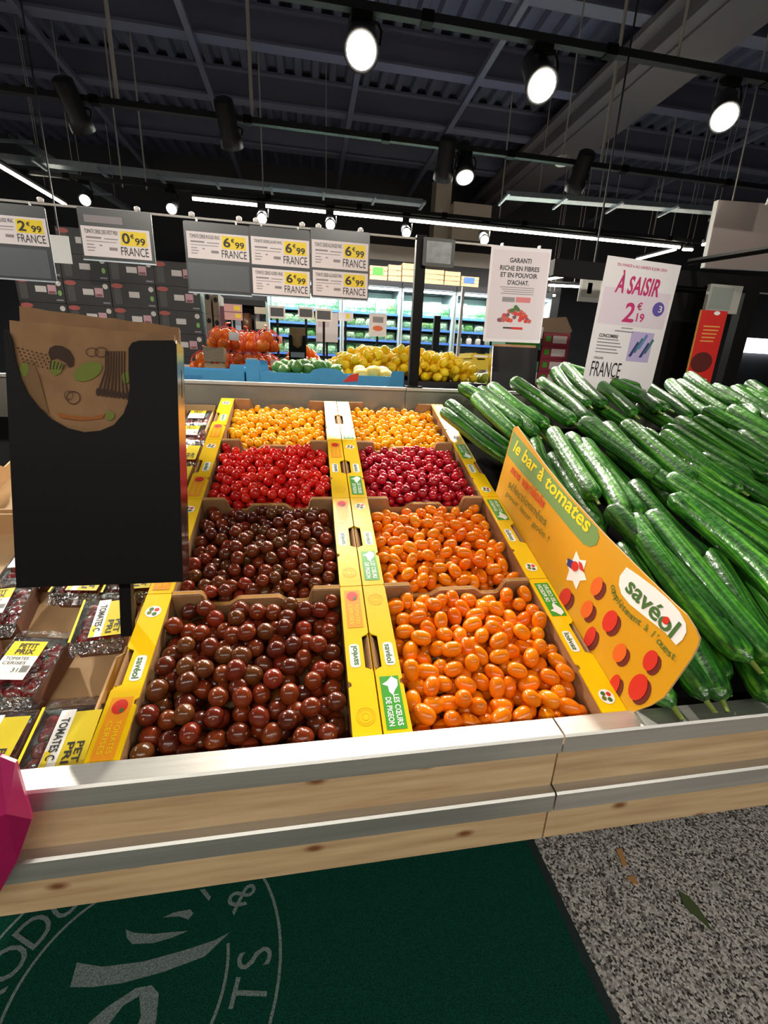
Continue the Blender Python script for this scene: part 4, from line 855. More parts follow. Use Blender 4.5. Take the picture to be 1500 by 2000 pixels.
# ------------------------------------------------------------------ hanging posters
x0, x1, z0, z1 = rect(953, 482, 1067, 669, 1.24); xc = (x0+x1)/2; w, h = x1-x0, z1-z0
ps = frame_thing('poster', 'white poster reading garanti riche en fibres, with a fruit heap picture', 'poster', (xc, 1.24, z0), (1, -0.02, 0.012), (0, 0, 1))
flat('sheet', rectp(-w/2, w/2, 0, h), PAPER, ps, 0, 0.001); flat('border', rectp(-w/2+0.01, w/2-0.006, 0.012, h-0.012), mat('poster_grey', '#ddd2db', 0.5), ps, -0.0005)
for s_, zc, ww in (('GARANTI', 0.865, 0.36), ('RICHE EN FIBRES', 0.785, 0.66), ('ET EN POUVOIR', 0.715, 0.62), ("D'ACHAT.", 0.640, 0.36)): text(ps, s_, -w*ww/2, w*ww/2, h*(zc-0.025), h*(zc+0.025), INK)
mb = MB()
for i in range(4): mb.prism(rectp(-w*(0.30-0.03*i % 0.07), w*0.28, h*(0.585-0.022*i), h*(0.592-0.022*i)), -0.001, -0.0007, 'y')
mb.build('fine_print', GREYI, ps)
flat('grey_badge', rectp(-w*0.24, -w*0.03, h*0.435, h*0.485), GREYI, ps, -0.001); flat('red_badge', rectp(-w*0.01, w*0.24, h*0.435, h*0.49), mat('pink_badge', '#d97a80', 0.5), ps, -0.001)
prng = random.Random(3); cols = [REDI, ORGI, mat('fruit_pink', '#c25a54', 0.5), DGRN, mat('fruit_plum', '#7a4a5c', 0.5), GRN]
for i in range(46):
    u = prng.uniform(-1, 1); v = prng.uniform(0, 1)*(1-abs(u)**1.3); m = cols[3] if v > 0.72 else cols[prng.choice((0, 1, 2, 2, 0, 4))]
    flat('printed_fruit', circ(u*w*0.27, h*(0.235+0.15*v), w*0.035, w*0.03, 10), m, ps, -0.0010-0.00002*i, 0.00001)
flat('brand_strip', rectp(-w*0.18, -w*0.04, h*0.148, h*0.165), INK, ps, -0.001); flat('brand_strip', rectp(-w*0.04, w*0.16, h*0.142, h*0.168), REDI, ps, -0.001)
for ex in (-0.32, 0.3): MB().box(ex*w-0.003, ex*w+0.003, 0.001, 0.016, h-0.01, max(1.80-z0, h+0.01)).build('clip', WHITEP, ps)

c4 = [onY(*p, 1.13) for p in ((1190, 500), (1333, 518), (1275, 745), (1140, 732))]
Osa = (c4[2]+c4[3])/2; up = ((c4[0]+c4[1])-(c4[2]+c4[3]))/2; rt_ = ((c4[1]+c4[2])-(c4[0]+c4[3]))/2
w, h = np.linalg.norm(rt_), np.linalg.norm(up)+0.06
sa = frame_thing('poster', 'white price poster reading à saisir in magenta, standing behind the cucumbers', 'poster', Osa-up/np.linalg.norm(up)*0.06, rt_, up)
flat('sheet', rectp(-w/2, w/2, 0, h), PAPER, sa, 0, 0.0012); H0 = 0.06; h2 = h-H0
flat('price_field', rectp(-w*0.46, w*0.46, H0+h2*0.46, H0+h2*0.76), mat('sheet_lilac', '#dfd0e0', 0.5), sa, -0.0004)
def sat(s, a, b, c, d, m, sl=0.0): text(sa, s, -w/2+w*a, -w/2+w*b, H0+h2*c, H0+h2*d, m, slant=sl)
sat('DU MARDI 6 AU SAMEDI 8 JUIN 2024', 0.15, 0.82, 0.925, 0.955, MAG); sat('À SAISIR', 0.18, 0.78, 0.72, 0.905, MAG, 0.1); sat('2', 0.36, 0.50, 0.49, 0.655, MAG, 0.1); sat('€', 0.53, 0.60, 0.60, 0.665, MAG); sat(',19', 0.50, 0.66, 0.49, 0.575, MAG)
sat('CONCOMBRE', 0.10, 0.36, 0.345, 0.375, INK); sat('ORIGINE', 0.09, 0.22, 0.155, 0.175, INK); sat('FRANCE', 0.08, 0.50, 0.0, 0.135, INK)
flat('round_sticker', circ(w*0.33, H0+h2*0.625, w*0.082, w*0.082), PURP, sa, -0.0008); sat('3', 0.83, 0.88, 0.60, 0.655, WHT)
mb = MB()
for i in range(5): mb.prism(rectp(-w*0.41, -w*(0.12-0.03*(i % 3)), H0+h2*(0.325-0.028*i), H0+h2*(0.334-0.028*i)), -0.0009, -0.0006, 'y')
mb.prism(rectp(-w*0.12, w*0.04, H0+h2*0.435, H0+h2*0.443), -0.0009, -0.0006, 'y'); mb.prism(rectp(-w*0.2, w*0.06, H0+h2*0.405, H0+h2*0.415), -0.0009, -0.0006, 'y')
mb.build('fine_print', GREYI, sa)
flat('picture', rectp(w*0.04, w*0.36, H0+h2*0.16, H0+h2*0.42), mat('pic_lilac', '#b9a8d6', 0.5), sa, -0.0006)
for i in range(5): flat('printed_cucumber', [(w*0.06+w*0.05*i+p[0], H0+h2*(0.20+0.035*(i % 3))+p[1]) for p in ((0, 0), (0.012, 0), (0.035, 0.05), (0.026, 0.056))], [NAVY, mat('pic_teal', '#3f6a72', 0.5), BLUEI][i % 3], sa, -0.0010-0.00005*i, 0.0002)
flat('red_rule', rectp(-w*0.12, w*0.0, H0-0.004, H0-0.001), MAG, sa, -0.0009)

# ------------------------------------------------------------------ magenta leaflet hanging over the lip at the near corner
PINK = mat('magenta_film', '#b3125f', 0.28, coat=0.6, bump=0.25, scale=16)
lf = [onY(x, y, -0.055) for x, y in ((-70, 1462), (0, 1478), (30, 1490), (62, 1600), (34, 1680), (0, 1742), (-60, 1800))]
mid = onY(-30, 1630, -0.085); t = thing('leaflet', 'crumpled magenta leaflet hanging over the end of the steel lip', 'leaflet', (mid[0], -0.055, 0.73))
V = [p-np.array([mid[0], -0.055, 0.73]) for p in lf]+[mid-np.array([mid[0], -0.055, 0.73])+np.array([0.01, 0, 0.02]), onY(12, 1590, -0.078)-np.array([mid[0], -0.055, 0.73])]
V2 = [v+np.array([0, 0.004, 0]) for v in V]
T = [(0, 7, 1), (1, 7, 8), (1, 8, 2), (2, 8, 3), (3, 8, 4), (4, 8, 7), (4, 7, 5), (5, 7, 6), (6, 7, 0)]
MB().add(V, T).add(V2, [q[::-1] for q in T]).add([*V[:7], *V2[:7]], [(i, (i+1) % 7, 7+(i+1) % 7, 7+i) for i in range(7)]).build('sheet', PINK, t)

# ------------------------------------------------------------------ floor mat
MZ = 0.008
fm = thing('floor_mat', 'dark green floor mat with a grey round emblem, under the counter edge', 'mat', (-0.5, 0.2, 0))
MB().box(-0.85, 1.04, -1.1, 1.1, 0.0, MZ).build('pile', MATG, fm); 
mb = MB(); mb.box(1.04, 1.065, -1.1, 1.1, 0, 0.005); mb.build('rubber_edge', mat('rubber', '#1a2a28', 0.8), fm)
CX, CY = -0.533+0.5, 0.2045-0.2
def ring(r0, r1, a0, a1, n=64):
    mb = MB(); A = np.linspace(a0, a1, n); mb.add([(CX+r*math.cos(a), CY+r*math.sin(a), MZ+0.0006) for r in (r0, r1) for a in A], [(i, i+1, n+i+1, n+i) for i in range(n-1)]); return mb
ring(0.347, 0.354, 0, 2*math.pi).build('outer_ring', MATW, fm)
ring(0.225, 0.232, math.radians(92), math.radians(300)).build('inner_ring', MATW, fm); ring(0.225, 0.232, math.radians(-50), math.radians(13)).build('inner_ring', MATW, fm)
def ring_text(s, a_list, inward, size=0.080):
    mb = MB()
    for ch, a in zip(s, a_list):
        V, F, lo, hi = _glyph[ch]; k = size/0.7; a = math.radians(a); rad = np.array([math.cos(a), math.sin(a)]); upv = -rad if inward else rad; rg = np.array([upv[1], -upv[0]]); c = np.array([CX, CY])+rad*0.289
        mb.add([(*(c+rg*(v[0]-(lo[0]+hi[0])/2)*k*0.82+upv*(v[1]-0.35)*k), MZ+0.0006+0.0001*(len(mb.f) % 7)) for v in V], F)
    mb.build('lettering', MATW, fm)
def ang(px, py): P = onZ(px, py, MZ); return math.degrees(math.atan2(P[1]-0.2045, P[0]+0.533))
aO, aD = ang(30, 1885), ang(75, 1820); st = aO-aD
ring_text('PRODUITS', [aO+2*st-st*i for i in range(8)], False)
aS, aT = ang(490, 1873), ang(485, 1940); s2 = aS-aT
ring_text('FRUITS', [aS-s2*(5-i) for i in range(6)], True); ring_text('&', [ang(470, 1755)], False, 0.075)
for pts in ([(245, 1815), (262, 1822), (300, 1824), (340, 1820), (368, 1818), (340, 1830), (300, 1842), (258, 1844), (248, 1832)], [(137, 1928), (150, 1880), (200, 1888), (280, 1878), (360, 1856), (420, 1836), (450, 1820), (400, 1868), (320, 1898), (240, 1920), (180, 1928)],
            [(318, 1792), (340, 1782), (372, 1776), (378, 1784), (368, 1796), (350, 1790)], [(160, 2010), (210, 1966), (265, 1930), (296, 1924), (310, 1940), (306, 1985), (296, 2040), (255, 2040), (275, 1985), (272, 1945), (240, 1965), (190, 2030)], [(390, 1738), (400, 1736), (412, 1752), (408, 1760)]):
    Q = [onZ(x, y, MZ+0.0006) for x, y in pts]; MB().add([(q[0]+0.5, q[1]-0.2, MZ+0.0006) for q in Q], [tuple(range(len(Q)))]).build('swoosh', MATW, fm)

# floor scraps
def scrap(name, px, pts, m, label):
    P = onZ(*px, 0.0); mb = MB(); mb.prism([(onZ(*q, 0.0)[0]-P[0], onZ(*q, 0.0)[1]-P[1]) for q in pts], 0.0, 0.004, 'z'); o = mb.build(name, m); o.location = (P[0], P[1], 0.0); return tag(o, label, 'leaf')
scrap('leaf_scrap', (1355, 1775), ((1325, 1742), (1345, 1752), (1362, 1772), (1374, 1790), (1390, 1818), (1370, 1800), (1352, 1785), (1335, 1768)), mat('dry_leaf', '#4d5b33', 0.7), 'withered green leaf on the grey speckled floor')
scrap('peel_scrap', (1212, 1680), ((1203, 1660), (1214, 1658), (1224, 1690), (1216, 1694)), mat('peel', '#b98a55', 0.7), 'tan peel scrap on the speckled floor')
scrap('peel_scrap', (1234, 1722), ((1224, 1714), (1240, 1712), (1246, 1728), (1236, 1726)), _mats['peel'], 'small tan crumb below the peel scrap on the floor')

# ================================================================== BACKGROUND
# ------------------------------------------------------------------ second island behind the counter
isl = thing('display_counter', 'low dark display table behind the counter, under citrus fruit', 'counter', (-0.2, 2.1, 0))
MB().box(-1.5, 1.55, -0.78, 0.85, 0.0, 1.17).build('body', DARK, isl); MB().box(-1.5, 1.55, -0.78, 0.85, 1.17, 1.20).build('top', mat('table_grey', '#5a5652', 0.5), isl)
BLUEP = mat('blue_crate', '#3f92c4', 0.4, noise=0.08, scale=15)
def blue_crate(x0, x1, label, bump):
    t = thing('blue_crate', label, 'crate', ((x0+x1)/2, 1.54, 1.20)); a, b, h = (x1-x0)/2, 0.19, 0.150
    MB().box(-a, a, -b, b, 0, 0.006).build('base', BLUEP, t)
    P = [(-a, 0.006), (a, 0.006), (a, h), (a-0.05, h), (a-0.055, h-0.022)]
    if bump: P += [(0.07, h-0.022), (0.05, h-0.006), (0.02, h), (-0.02, h), (-0.05, h-0.006), (-0.07, h-0.022)]
    P += [(-a+0.055, h-0.022), (-a+0.05, h+0.02), (-a, h+0.02)]
    MB().prism(P, -b, -b+0.006, 'y').build('front_wall', BLUEP, t); MB().prism(P, b-0.006, b, 'y').build('rear_wall', BLUEP, t)
    for s in (-1, 1): MB().box(*sorted((s*a, s*(a-0.006))), -b+0.006, b-0.006, 0.006, h-0.01).build('side_wall', BLUEP, t)
    for s in (-1, 1): MB().box(*sorted((s*(a-0.002), s*(a-0.05))), -b-0.004, -b, 0.0, h).build('corner_rib', BLUEP, t)
    if bump: flat('red_sticker', [(-0.03+0.09, h-0.05), (0.03+0.09, h-0.045), (0.035+0.09, h-0.012), (0.0+0.09, h-0.022)], REDI, t, -b-0.001)
    else: flat('stamp', rectp(-0.05, 0.09, h-0.075, h-0.045), mat('blue_stamp', '#2f78ac', 0.5), t, -b-0.001)
    return t
blue_crate(-0.83, -0.340, 'blue crate with a printed stamp behind the back panel', False); blue_crate(-0.334, 0.285, 'blue crate with a red sticker, holding limes and mangoes', True)
BALL = MB().lathe([(0.05, -1), (0.5, -0.87), (0.85, -0.53), (1, 0), (0.87, 0.5), (0.5, 0.86), (0.08, 0.97)], 12)
LEMN = MB().lathe([(0.06, -1.3), (0.22, -1.16), (0.6, -0.85), (0.9, -0.45), (1, 0), (0.9, 0.45), (0.6, 0.85), (0.25, 1.12), (0.1, 1.3)], 12)
def pile(name, mesh_src, m, cx, cy, z0, hx, hy, r, top, mound, n_ind, label, cat, group, seed, asp=1.0):
    rng = random.Random(seed); P = heap(hx, hy, r, lambda x, y: top+mound*(1-(x/hx)**2)*(1-(y/hy)**2)**0.5, rng, 7, 60); me = mesh_src.mesh(name, m, True)
    order = sorted(range(len(P)), key=lambda i: P[i, 1]*0.5-P[i, 2]); rest = MB()
    for q, i in enumerate(order):
        e = Euler((rng.uniform(-1.5, 1.5), rng.uniform(-1.5, 1.5), rng.uniform(0, 6)))
        if q < n_ind:
            o = inst(name, me); o.location = (cx+P[i, 0], cy+P[i, 1], z0+P[i, 2]); o.rotation_euler = e; o.scale = (r*0.98,)*3; tag(o, label, cat, group)
        else: rest.ball((cx+P[i, 0], cy+P[i, 1], z0+P[i, 2]), r, 8, 6)
    if rest.v: tag(rest.build(name+'s', m, None, True), 'hidden part of '+group, cat+'s', None, 'stuff')
def fruit_mat(n, v, r=0.4): return mat(n, v[0], r, vary=v, bump=0.1, scale=60)
LEM = fruit_mat('lemon', ['#ffd60e', '#f6c806', '#ffe02a', '#fad012'])
base = MB().prism([(-0.40, 1.20), (0.46, 1.20), (0.46, 1.30), (-0.40, 1.30)], 0, 0.70, 'y').build('display_riser', DARK); base.location = (0.40, 1.90, 0); tag(base, 'black riser box under the lemons', 'riser')
pile('lemon', LEMN, LEM, 0.43, 2.25, 1.30, 0.42, 0.34, 0.0245, 0.06, 0.16, 260, 'bright yellow lemon heaped behind the black post', 'lemon', 'lemons behind the back panel', 2)
base = MB().prism([(-0.37, 1.20), (0.37, 1.20), (0.37, 1.29), (-0.37, 1.29)], 0, 0.60, 'y').build('display_riser', DARK); base.location = (-0.37, 2.05, 0); tag(base, 'black riser box under the oranges', 'riser')
ORM = fruit_mat('orange_fruit', ['#f07a12', '#ee6a0c', '#f58a1e', '#e86010'])
pile('orange', BALL, ORM, -0.12, 2.34, 1.29, 0.12, 0.26, 0.034, 0.06, 0.11, 60, 'loose orange beside the net bags', 'orange', 'loose oranges on the rear table', 4)
NETM = mat('red_net', '#e2503c', 0.3, coat=0.4)
_net = None
def net_bag(x, y, z, label, seed):
    rng = random.Random(seed); t = thing('net_bag', label, 'net bag', (x, y, z), (0, 0, rng.uniform(0, 3)), 'net bags of oranges'); r = 0.032
    for (a, b, c) in ((-0.033, -0.03, r), (0.033, -0.03, r), (0, 0.03, r), (-0.06, 0.03, r), (0.06, 0.03, r), (0.0, -0.005, r*2.5), (0.045, 0.0, r*2.4), (-0.045, 0.005, r*2.4)):
        o = inst('orange', _orm, t); o.location = (a, b, c); o.scale = (r, r, r)
    mb = MB(); n = 10
    for k in range(n):
        a = 2*math.pi*k/n
        for sgn in (-1, 1):
            pts = []
            for i in range(9):
                u = i/8; rr = 0.098*math.sin(math.pi*(0.08+0.84*u))**0.7; aa = a+sgn*u*1.6; pts.append((1.05*rr*math.cos(aa), 0.72*rr*math.sin(aa), 0.002+0.118*u))
            mb.tube(pts, 0.0016, 4)
    mb.tube([(0, 0, 0.118), (0.005, 0.0, 0.135), (0.03, 0.0, 0.14)], 0.005, 5)
    mb.build('net', NETM, t)
    flat('paper_tag', rectp(-0.03, 0.03, 0.05, 0.09), WHT, t, -0.078, 0.001)
_orm = BALL.mesh('orange', ORM, True)
for i, (x, y, z) in enumerate(((-0.63, 2.15, 1.292), (-0.42, 2.13, 1.292), (-0.55, 2.36, 1.292), (-0.34, 2.36, 1.292), (-0.53, 2.16, 1.416), (-0.32, 2.20, 1.416), (-0.44, 2.36, 1.416))): net_bag(x, y, z, 'red net bag of oranges behind the blue crates', i)
LIME = fruit_mat('lime', ['#4a7a2a', '#2f5a24', '#6a9a34', '#3a6a2a'])
pile('lime', LEMN, LIME, -0.10, 1.54, 1.208, 0.16, 0.165, 0.024, 0.135, 0.03, 60, 'dark green lime in the blue crate', 'lime', 'limes in the blue crate', 6)
MANG = fruit_mat('mango', ['#e8d070', '#dcc060', '#e0b850'])
for i in range(6):
    o = inst('mango', BALL.mesh('mango', MANG, True) if i == 0 else bpy.data.meshes['mango']); o.location = (0.125+0.05*(i % 3), 1.45+0.09*(i//3), 1.33+0.012*(i % 2)); o.scale = (0.04, 0.029, 0.027); o.rotation_euler = (0, 0, 0.4*i); tag(o, 'pale yellow mango at the end of the blue crate', 'mango', 'mangoes in the blue crate')
PEAR = fruit_mat('pear', ['#a8b84a', '#b8c060', '#98a83c'])
pile('pear', BALL, PEAR, 1.02, 2.15, 1.20, 0.13, 0.25, 0.033, 0.10, 0.05, 40, 'pale green pear beside the lemons', 'pear', 'pears beside the lemons', 8)
CARRM = mat('crate_wood', '#c9a27a', 0.6, noise=0.15, scale=20, stretch=(1, 1, 6))
def slat_crate(x0, x1, y0, y1, z0, z1, label, group=None, n=4, panel=None):
    t = thing('wooden_crate', label, 'crate', ((x0+x1)/2, (y0+y1)/2, z0), group=group); a, b, h = (x1-x0)/2, (y1-y0)/2, z1-z0
    for i in range(n):
        za, zb = h*(i+0.06)/n, h*(i+0.94)/n
        for s in (-1, 1): MB().box(-a, a, *sorted((s*b, s*(b-0.008))), za, zb).build('slat', CARRM, t); MB().box(*sorted((s*a, s*(a-0.008))), -b+0.008, b-0.008, za, zb).build('slat', CARRM, t)
    for sx in (-1, 1):
        for sy in (-1, 1): MB().box(*sorted((sx*(a-0.008), sx*(a-0.03))), *sorted((sy*(b-0.008), sy*(b-0.03))), 0, h).build('corner_post', CARRM, t)
    MB().box(-a+0.008, a-0.008, -b+0.008, b-0.008, 0, 0.006).build('base', CARRM, t)
    if panel: flat('printed_panel', rectp(-a*0.7, a*0.5, h*0.35, h*0.9), panel, t, -b-0.001)
    return t
x0, x1, z0, z1 = rect(414, 678, 441, 716, 2.0); slat_crate(x0-0.03, x1, 1.95, 2.03, 1.20, z1, 'narrow orange wooden crate beside the net bags', n=3)
x0, x1, z0, z1 = rect(564, 640, 598, 708, 1.86)
t = thing('bag_holder', 'narrow black bag holder standing among the oranges', 'bag holder', ((x0+x1)/2, 1.86, z0)); a, h = (x1-x0)/2, z1-z0
MB().prism([(-a, 0), (a, 0), (a, h*0.78), (a*0.6, h*0.78), (a*0.5, h*0.50), (0, h*0.42), (-a*0.5, h*0.50), (-a*0.6, h*0.78), (-a, h*0.78)], 0, 0.003, 'y').build('front_plate', BLACK, t); MB().box(-a, a, 0.04, 0.043, 0, h*0.8).build('back_plate', BLACK, t)
for s in (-1, 1): MB().box(*sorted((s*a, s*(a-0.003))), 0.003, 0.04, 0, h*0.78).build('side_plate', BLACK, t)
flat('grey_strip', rectp(-a*0.8, a*0.8, h*0.15, h*0.30), GREYI, t, -0.0008)
MB().box(-a+0.004, a-0.004, 0.012, 0.034, 0.004, h).build('bag_stack', KRAFT, t); MB().box(-0.012, 0.012, 0.012, 0.03, 1.20-z0, 0).build('stem', BLACK, t)

# ------------------------------------------------------------------ wall of black boxes
BOXB = mat('black_box', '#191718', 0.5, noise=0.2, scale=6); RL = mat('box_red', '#a84a44', 0.5); GJ = mat('box_grey', '#3e3b3a', 0.5); PK = mat('box_pink', '#c99aa4', 0.5); LG = mat('box_green', '#7fae5a', 0.5); LT = mat('box_light', '#cfc8c6', 0.5)
BW, BH, BY = 0.328, 0.174, 3.6
bx0 = onY(24, 520, BY)[0]; shapes = None
pl = thing('pallet_base', 'dark base under the wall of black boxes', 'plinth', (bx0+2*BW, BY+0.2, 0)); MB().box(-2*BW-0.02, 2*BW+0.02, -0.19, 0.19, 0, 1.03).build('body', mat('base_blue', '#1d3444', 0.6), pl)
for i in range(5): MB().box(-2*BW+i*BW-0.004, -2*BW+i*BW+0.004, -0.195, -0.19, 0, 1.03).build('seam', DARK, pl)
_bbody = MB().box(-BW/2+0.002, BW/2-0.002, 0.0, 0.38, 0.001, BH-0.001).mesh('carton', BOXB)
def pr(pts, nm, m): return MB().prism(pts, -0.0012, -0.0003, 'y').mesh(nm, m)
_decal = [pr(circ(-0.115, BH*0.86, 0.042, 0.017, 14), 'red_oval', RL), pr(rrect(-0.142, -0.088, BH*0.12, BH*0.74, 0.008), 'jar_print', GJ), pr(rectp(-0.035, 0.04, BH*0.42, BH*0.66), 'white_label', LT), pr(rectp(0.05, 0.108, BH*0.36, BH*0.72), 'pink_label', PK), pr(circ(0.128, BH*0.80, 0.019, n=12), 'round_sticker', LT), pr(circ(0.130, BH*0.42, 0.014, 0.02, 9), 'leaf_print', LG), pr(rectp(0.10, 0.15, BH*0.10, BH*0.16), 'small_print', GREYI), pr(rectp(0.055, 0.102, BH*0.38, BH*0.48), 'red_bar', RL)]
brng = random.Random(9)
for c in range(4):
    for r_ in range(6 + (1 if c in (1,) else 0)):
        z = 1.032+r_*(BH+0.0005); x = bx0+BW*(c+0.5)
        t = thing('carton_box', 'black printed carton, %s from the bottom, in the %s stack from the brown cartons' % (ORD[r_], ORD[3-c]), 'carton', (x+brng.uniform(-.002, .002), BY, z), group='black cartons stacked behind the price boards'); inst('carton', _bbody, t)
        for k_, me in enumerate(_decal):
            if k_ in (3, 7) and (c+r_) % 3 == 0: continue
            if k_ == 5 and (c+r_) % 2: continue
            inst(me.name.split('.')[0], me, t)
KD = mat('box_end_brown', '#7d6a58', 0.7, noise=0.2, scale=12)
for i, px in enumerate(((402, 566, 415, 690), (418, 572, 430, 692))):
    x0, x1, z0, z1 = rect(*px, 3.5)
    for k_ in range(4):
        zz = 1.2+(z1-1.2)*k_/4; t = thing('brown_carton', '%s brown carton end from below in the stack %s the black cartons' % (ORD[k_], 'touching' if i == 0 else 'one away from'), 'carton', ((x0+x1)/2, 3.5, zz), group='brown carton ends'); hh_ = (z1-1.2)/4-0.002
        MB().box(-(x1-x0)/2+0.002, (x1-x0)/2-0.002, 0, 0.3, 0, hh_).build('carton', KD, t); flat('hand_hole', circ(0.0, hh_*0.7, 0.016, 0.02, 10), BLACK, t, -0.001)
x0, x1, z0, z1 = rect(402, 566, 432, 692, 3.5); t = tag(MB().box(x0-0.01, x1+0.01, 3.5, 3.8, 0, 1.199).build('plinth', DARK), 'dark plinth under the brown cartons', 'plinth')
x0, x1, z0, z1 = rect(431, 598, 443, 660, 3.45); o = MB().box(0, x1-x0, 0, 0.02, 0, z1).build('partition', mat('wine_panel', '#6a1e38', 0.5)); o.location = (x0, 3.45, 0); tag(o, 'narrow wine red side panel beside the cartons', 'panel')

# ------------------------------------------------------------------ cold cabinets
FY = 6.0
FRM = mat('cabinet_frame', '#8f9a9c', 0.4, 0.3); FIN = mat('cabinet_inner', '#b8d0cf', 0.5); PST = mat('price_strip', '#3a63b0', 0.4)
VEG = ['#d8e8d0', '#e6f4f0', '#8cc47a', '#6fae6a', '#d8e6d0', '#7fbf9a', '#e2ecea', '#a8d8c0', '#5f9a58', '#d0dccb']
BAGM = mat('salad_bag', VEG[0], 0.25, coat=0.4, vary=VEG, noise=0.45, scale=26, col2='#4a7a50'); BOTM = mat('bottle_mix', '#d8c8c0', 0.3, coat=0.4, vary=['#d8e4dc', '#d09a98', '#c8d8a8', '#8fb8a8', '#e0e0d8', '#b8d0e0'], noise=0.3, scale=22)
def pillow(a, b, h):
    mb = MB(); n = 6; 
    for s in (-1, 1):
        vs = [(a*(-1+2*i/n), s*b*(1-(-1+2*i/n)**4)*(1-(-1+2*j/n)**4), h*j/n) for i in range(n+1) for j in range(n+1)]
        fs = [(i*(n+1)+j, (i+1)*(n+1)+j, (i+1)*(n+1)+j+1, i*(n+1)+j+1) for i in range(n) for j in range(n)]; mb.add(vs, fs if s < 0 else [f[::-1] for f in fs])
    return mb
_bag = pillow(0.075, 0.04, 0.2).mesh('salad_bag', BAGM, True); _pot = MB().lathe([(0.035, 0), (0.042, 0.02), (0.045, 0.09), (0.03, 0.105), (0.018, 0.125), (0.018, 0.145)], 10).mesh('bottle', BOTM, True)
SZ = [onY(700, y, FY)[2] for y in (606, 633, 659, 692, 722)]
frng = random.Random(12)
xb = [onY(522, 600, FY)[0], onY(668, 600, FY)[0], onY(783, 600, FY)[0], onY(888, 600, FY)[0], 2.62, 3.35]
ztop = onY(700, 556, FY)[2]
for u in range(5):
    x0, x1 = xb[u]+0.004, xb[u+1]-0.004; xc = (x0+x1)/2; a = (x1-x0)/2
    t = thing('cold_cabinet', 'open chilled cabinet with blue price strips, %s from the dark shelf unit' % ORD[u], 'refrigerator', (xc, FY+0.3, 0), group='chilled cabinets along the far wall')
    MB().box(-a, a, 0.28, 0.33, 0, ztop).build('back', FIN, t); MB().box(-a, a, -0.32, 0.28, 0, 0.9).build('base', DARK, t); MB().box(-a, a, -0.34, 0.33, ztop, ztop+0.07).build('canopy', DARK, t)
    for s in (-1, 1): MB().box(*sorted((s*a, s*(a-0.022))), -0.33, 0.28, 0.9, ztop).build('side_frame', FRM, t)
    MB().box(-a+0.03, a-0.03, -0.28, -0.25, ztop-0.035, ztop-0.01).build('lamp_strip', GLOWM, t)
    strip_light('cabinet_glow', (xc, FY-0.02, ztop-0.05), 2*a*0.9, FILL_W*0.5).data.color = (0.82, 1.0, 0.97)
    for i, z in enumerate(SZ):
        sh = MB().box(-a+0.022, a-0.022, -0.26, 0.28, z-0.035, z-0.015).build('shelf', FRM, t); MB().box(-a+0.022, a-0.022, -0.275, -0.26, z-0.040, z-0.012).build('price_strip', PST, sh)
        n = max(3, int((2*a-0.06)/0.135)); gap = (SZ[i-1]-z) if i else (ztop-z)
        for k_ in range(n):
            x = xc-a+0.05+(2*a-0.1)*(k_+0.5)/n+frng.uniform(-.008, .008)
            if i == 3 and u > 1 or (i == 2 and u == 3):
                o = inst('bottle', _pot); o.scale = (1, 1, 0.85); tag(o, 'small bottle on a lower shelf of the chilled cabinets', 'bottle', 'bottles in the chilled cabinets')
            else:
                o = inst('salad_bag', _bag); o.scale = (1, 1, min(1.0, (gap-0.05)/0.205)*frng.uniform(0.85, 1.0)); tag(o, 'green and white salad bag on a shelf of the chilled cabinets', 'salad bag', 'salad bags in the chilled cabinets')
            o.location = (x, FY+0.3-0.2+frng.uniform(-.01, .01), z-0.014)
for i, (p, pan) in enumerate((((722, 519, 757, 553), GRN), ((758, 517, 784, 556), None), ((785, 514, 816, 557), None), ((827, 526, 867, 562), None), ((868, 530, 899, 566), None), ((900, 540, 935, 569), PST), ((640, 510, 676, 546), None), ((680, 512, 718, 548), None))):
    x0, x1, z0, z1 = rect(*p, FY); slat_crate(x0+0.003, x1-0.003, FY, FY+0.3, ztop+0.071, max(z1, ztop+0.2), ['wooden crate with a green panel on top of the cabinets', 'wooden crate between the green-panelled one and its neighbour', 'wooden crate left of the black post on top of the cabinets', 'wooden crate right of the black post on top of the cabinets', 'wooden crate beside the blue-panelled one on top of the cabinets', 'wooden crate with a blue panel on top of the cabinets', 'wooden crate behind the price boards on top of the cabinets', 'wooden crate behind the nearest price board on top of the cabinets'][i], 'wooden crates on the cabinets', 3, pan)
x0, x1, z0, z1 = rect(722, 478, 935, 508, 6.55); struct(MB().box(x0-2.5, x1+1.5, 6.75, 6.85, z0, z1).build('trim_90', mat('fascia', '#9a9088', 0.5)))
struct(MB().box(x0-2.5, x1+1.5, 6.75, 6.85, 0, z0).build('trim_91', DARK))

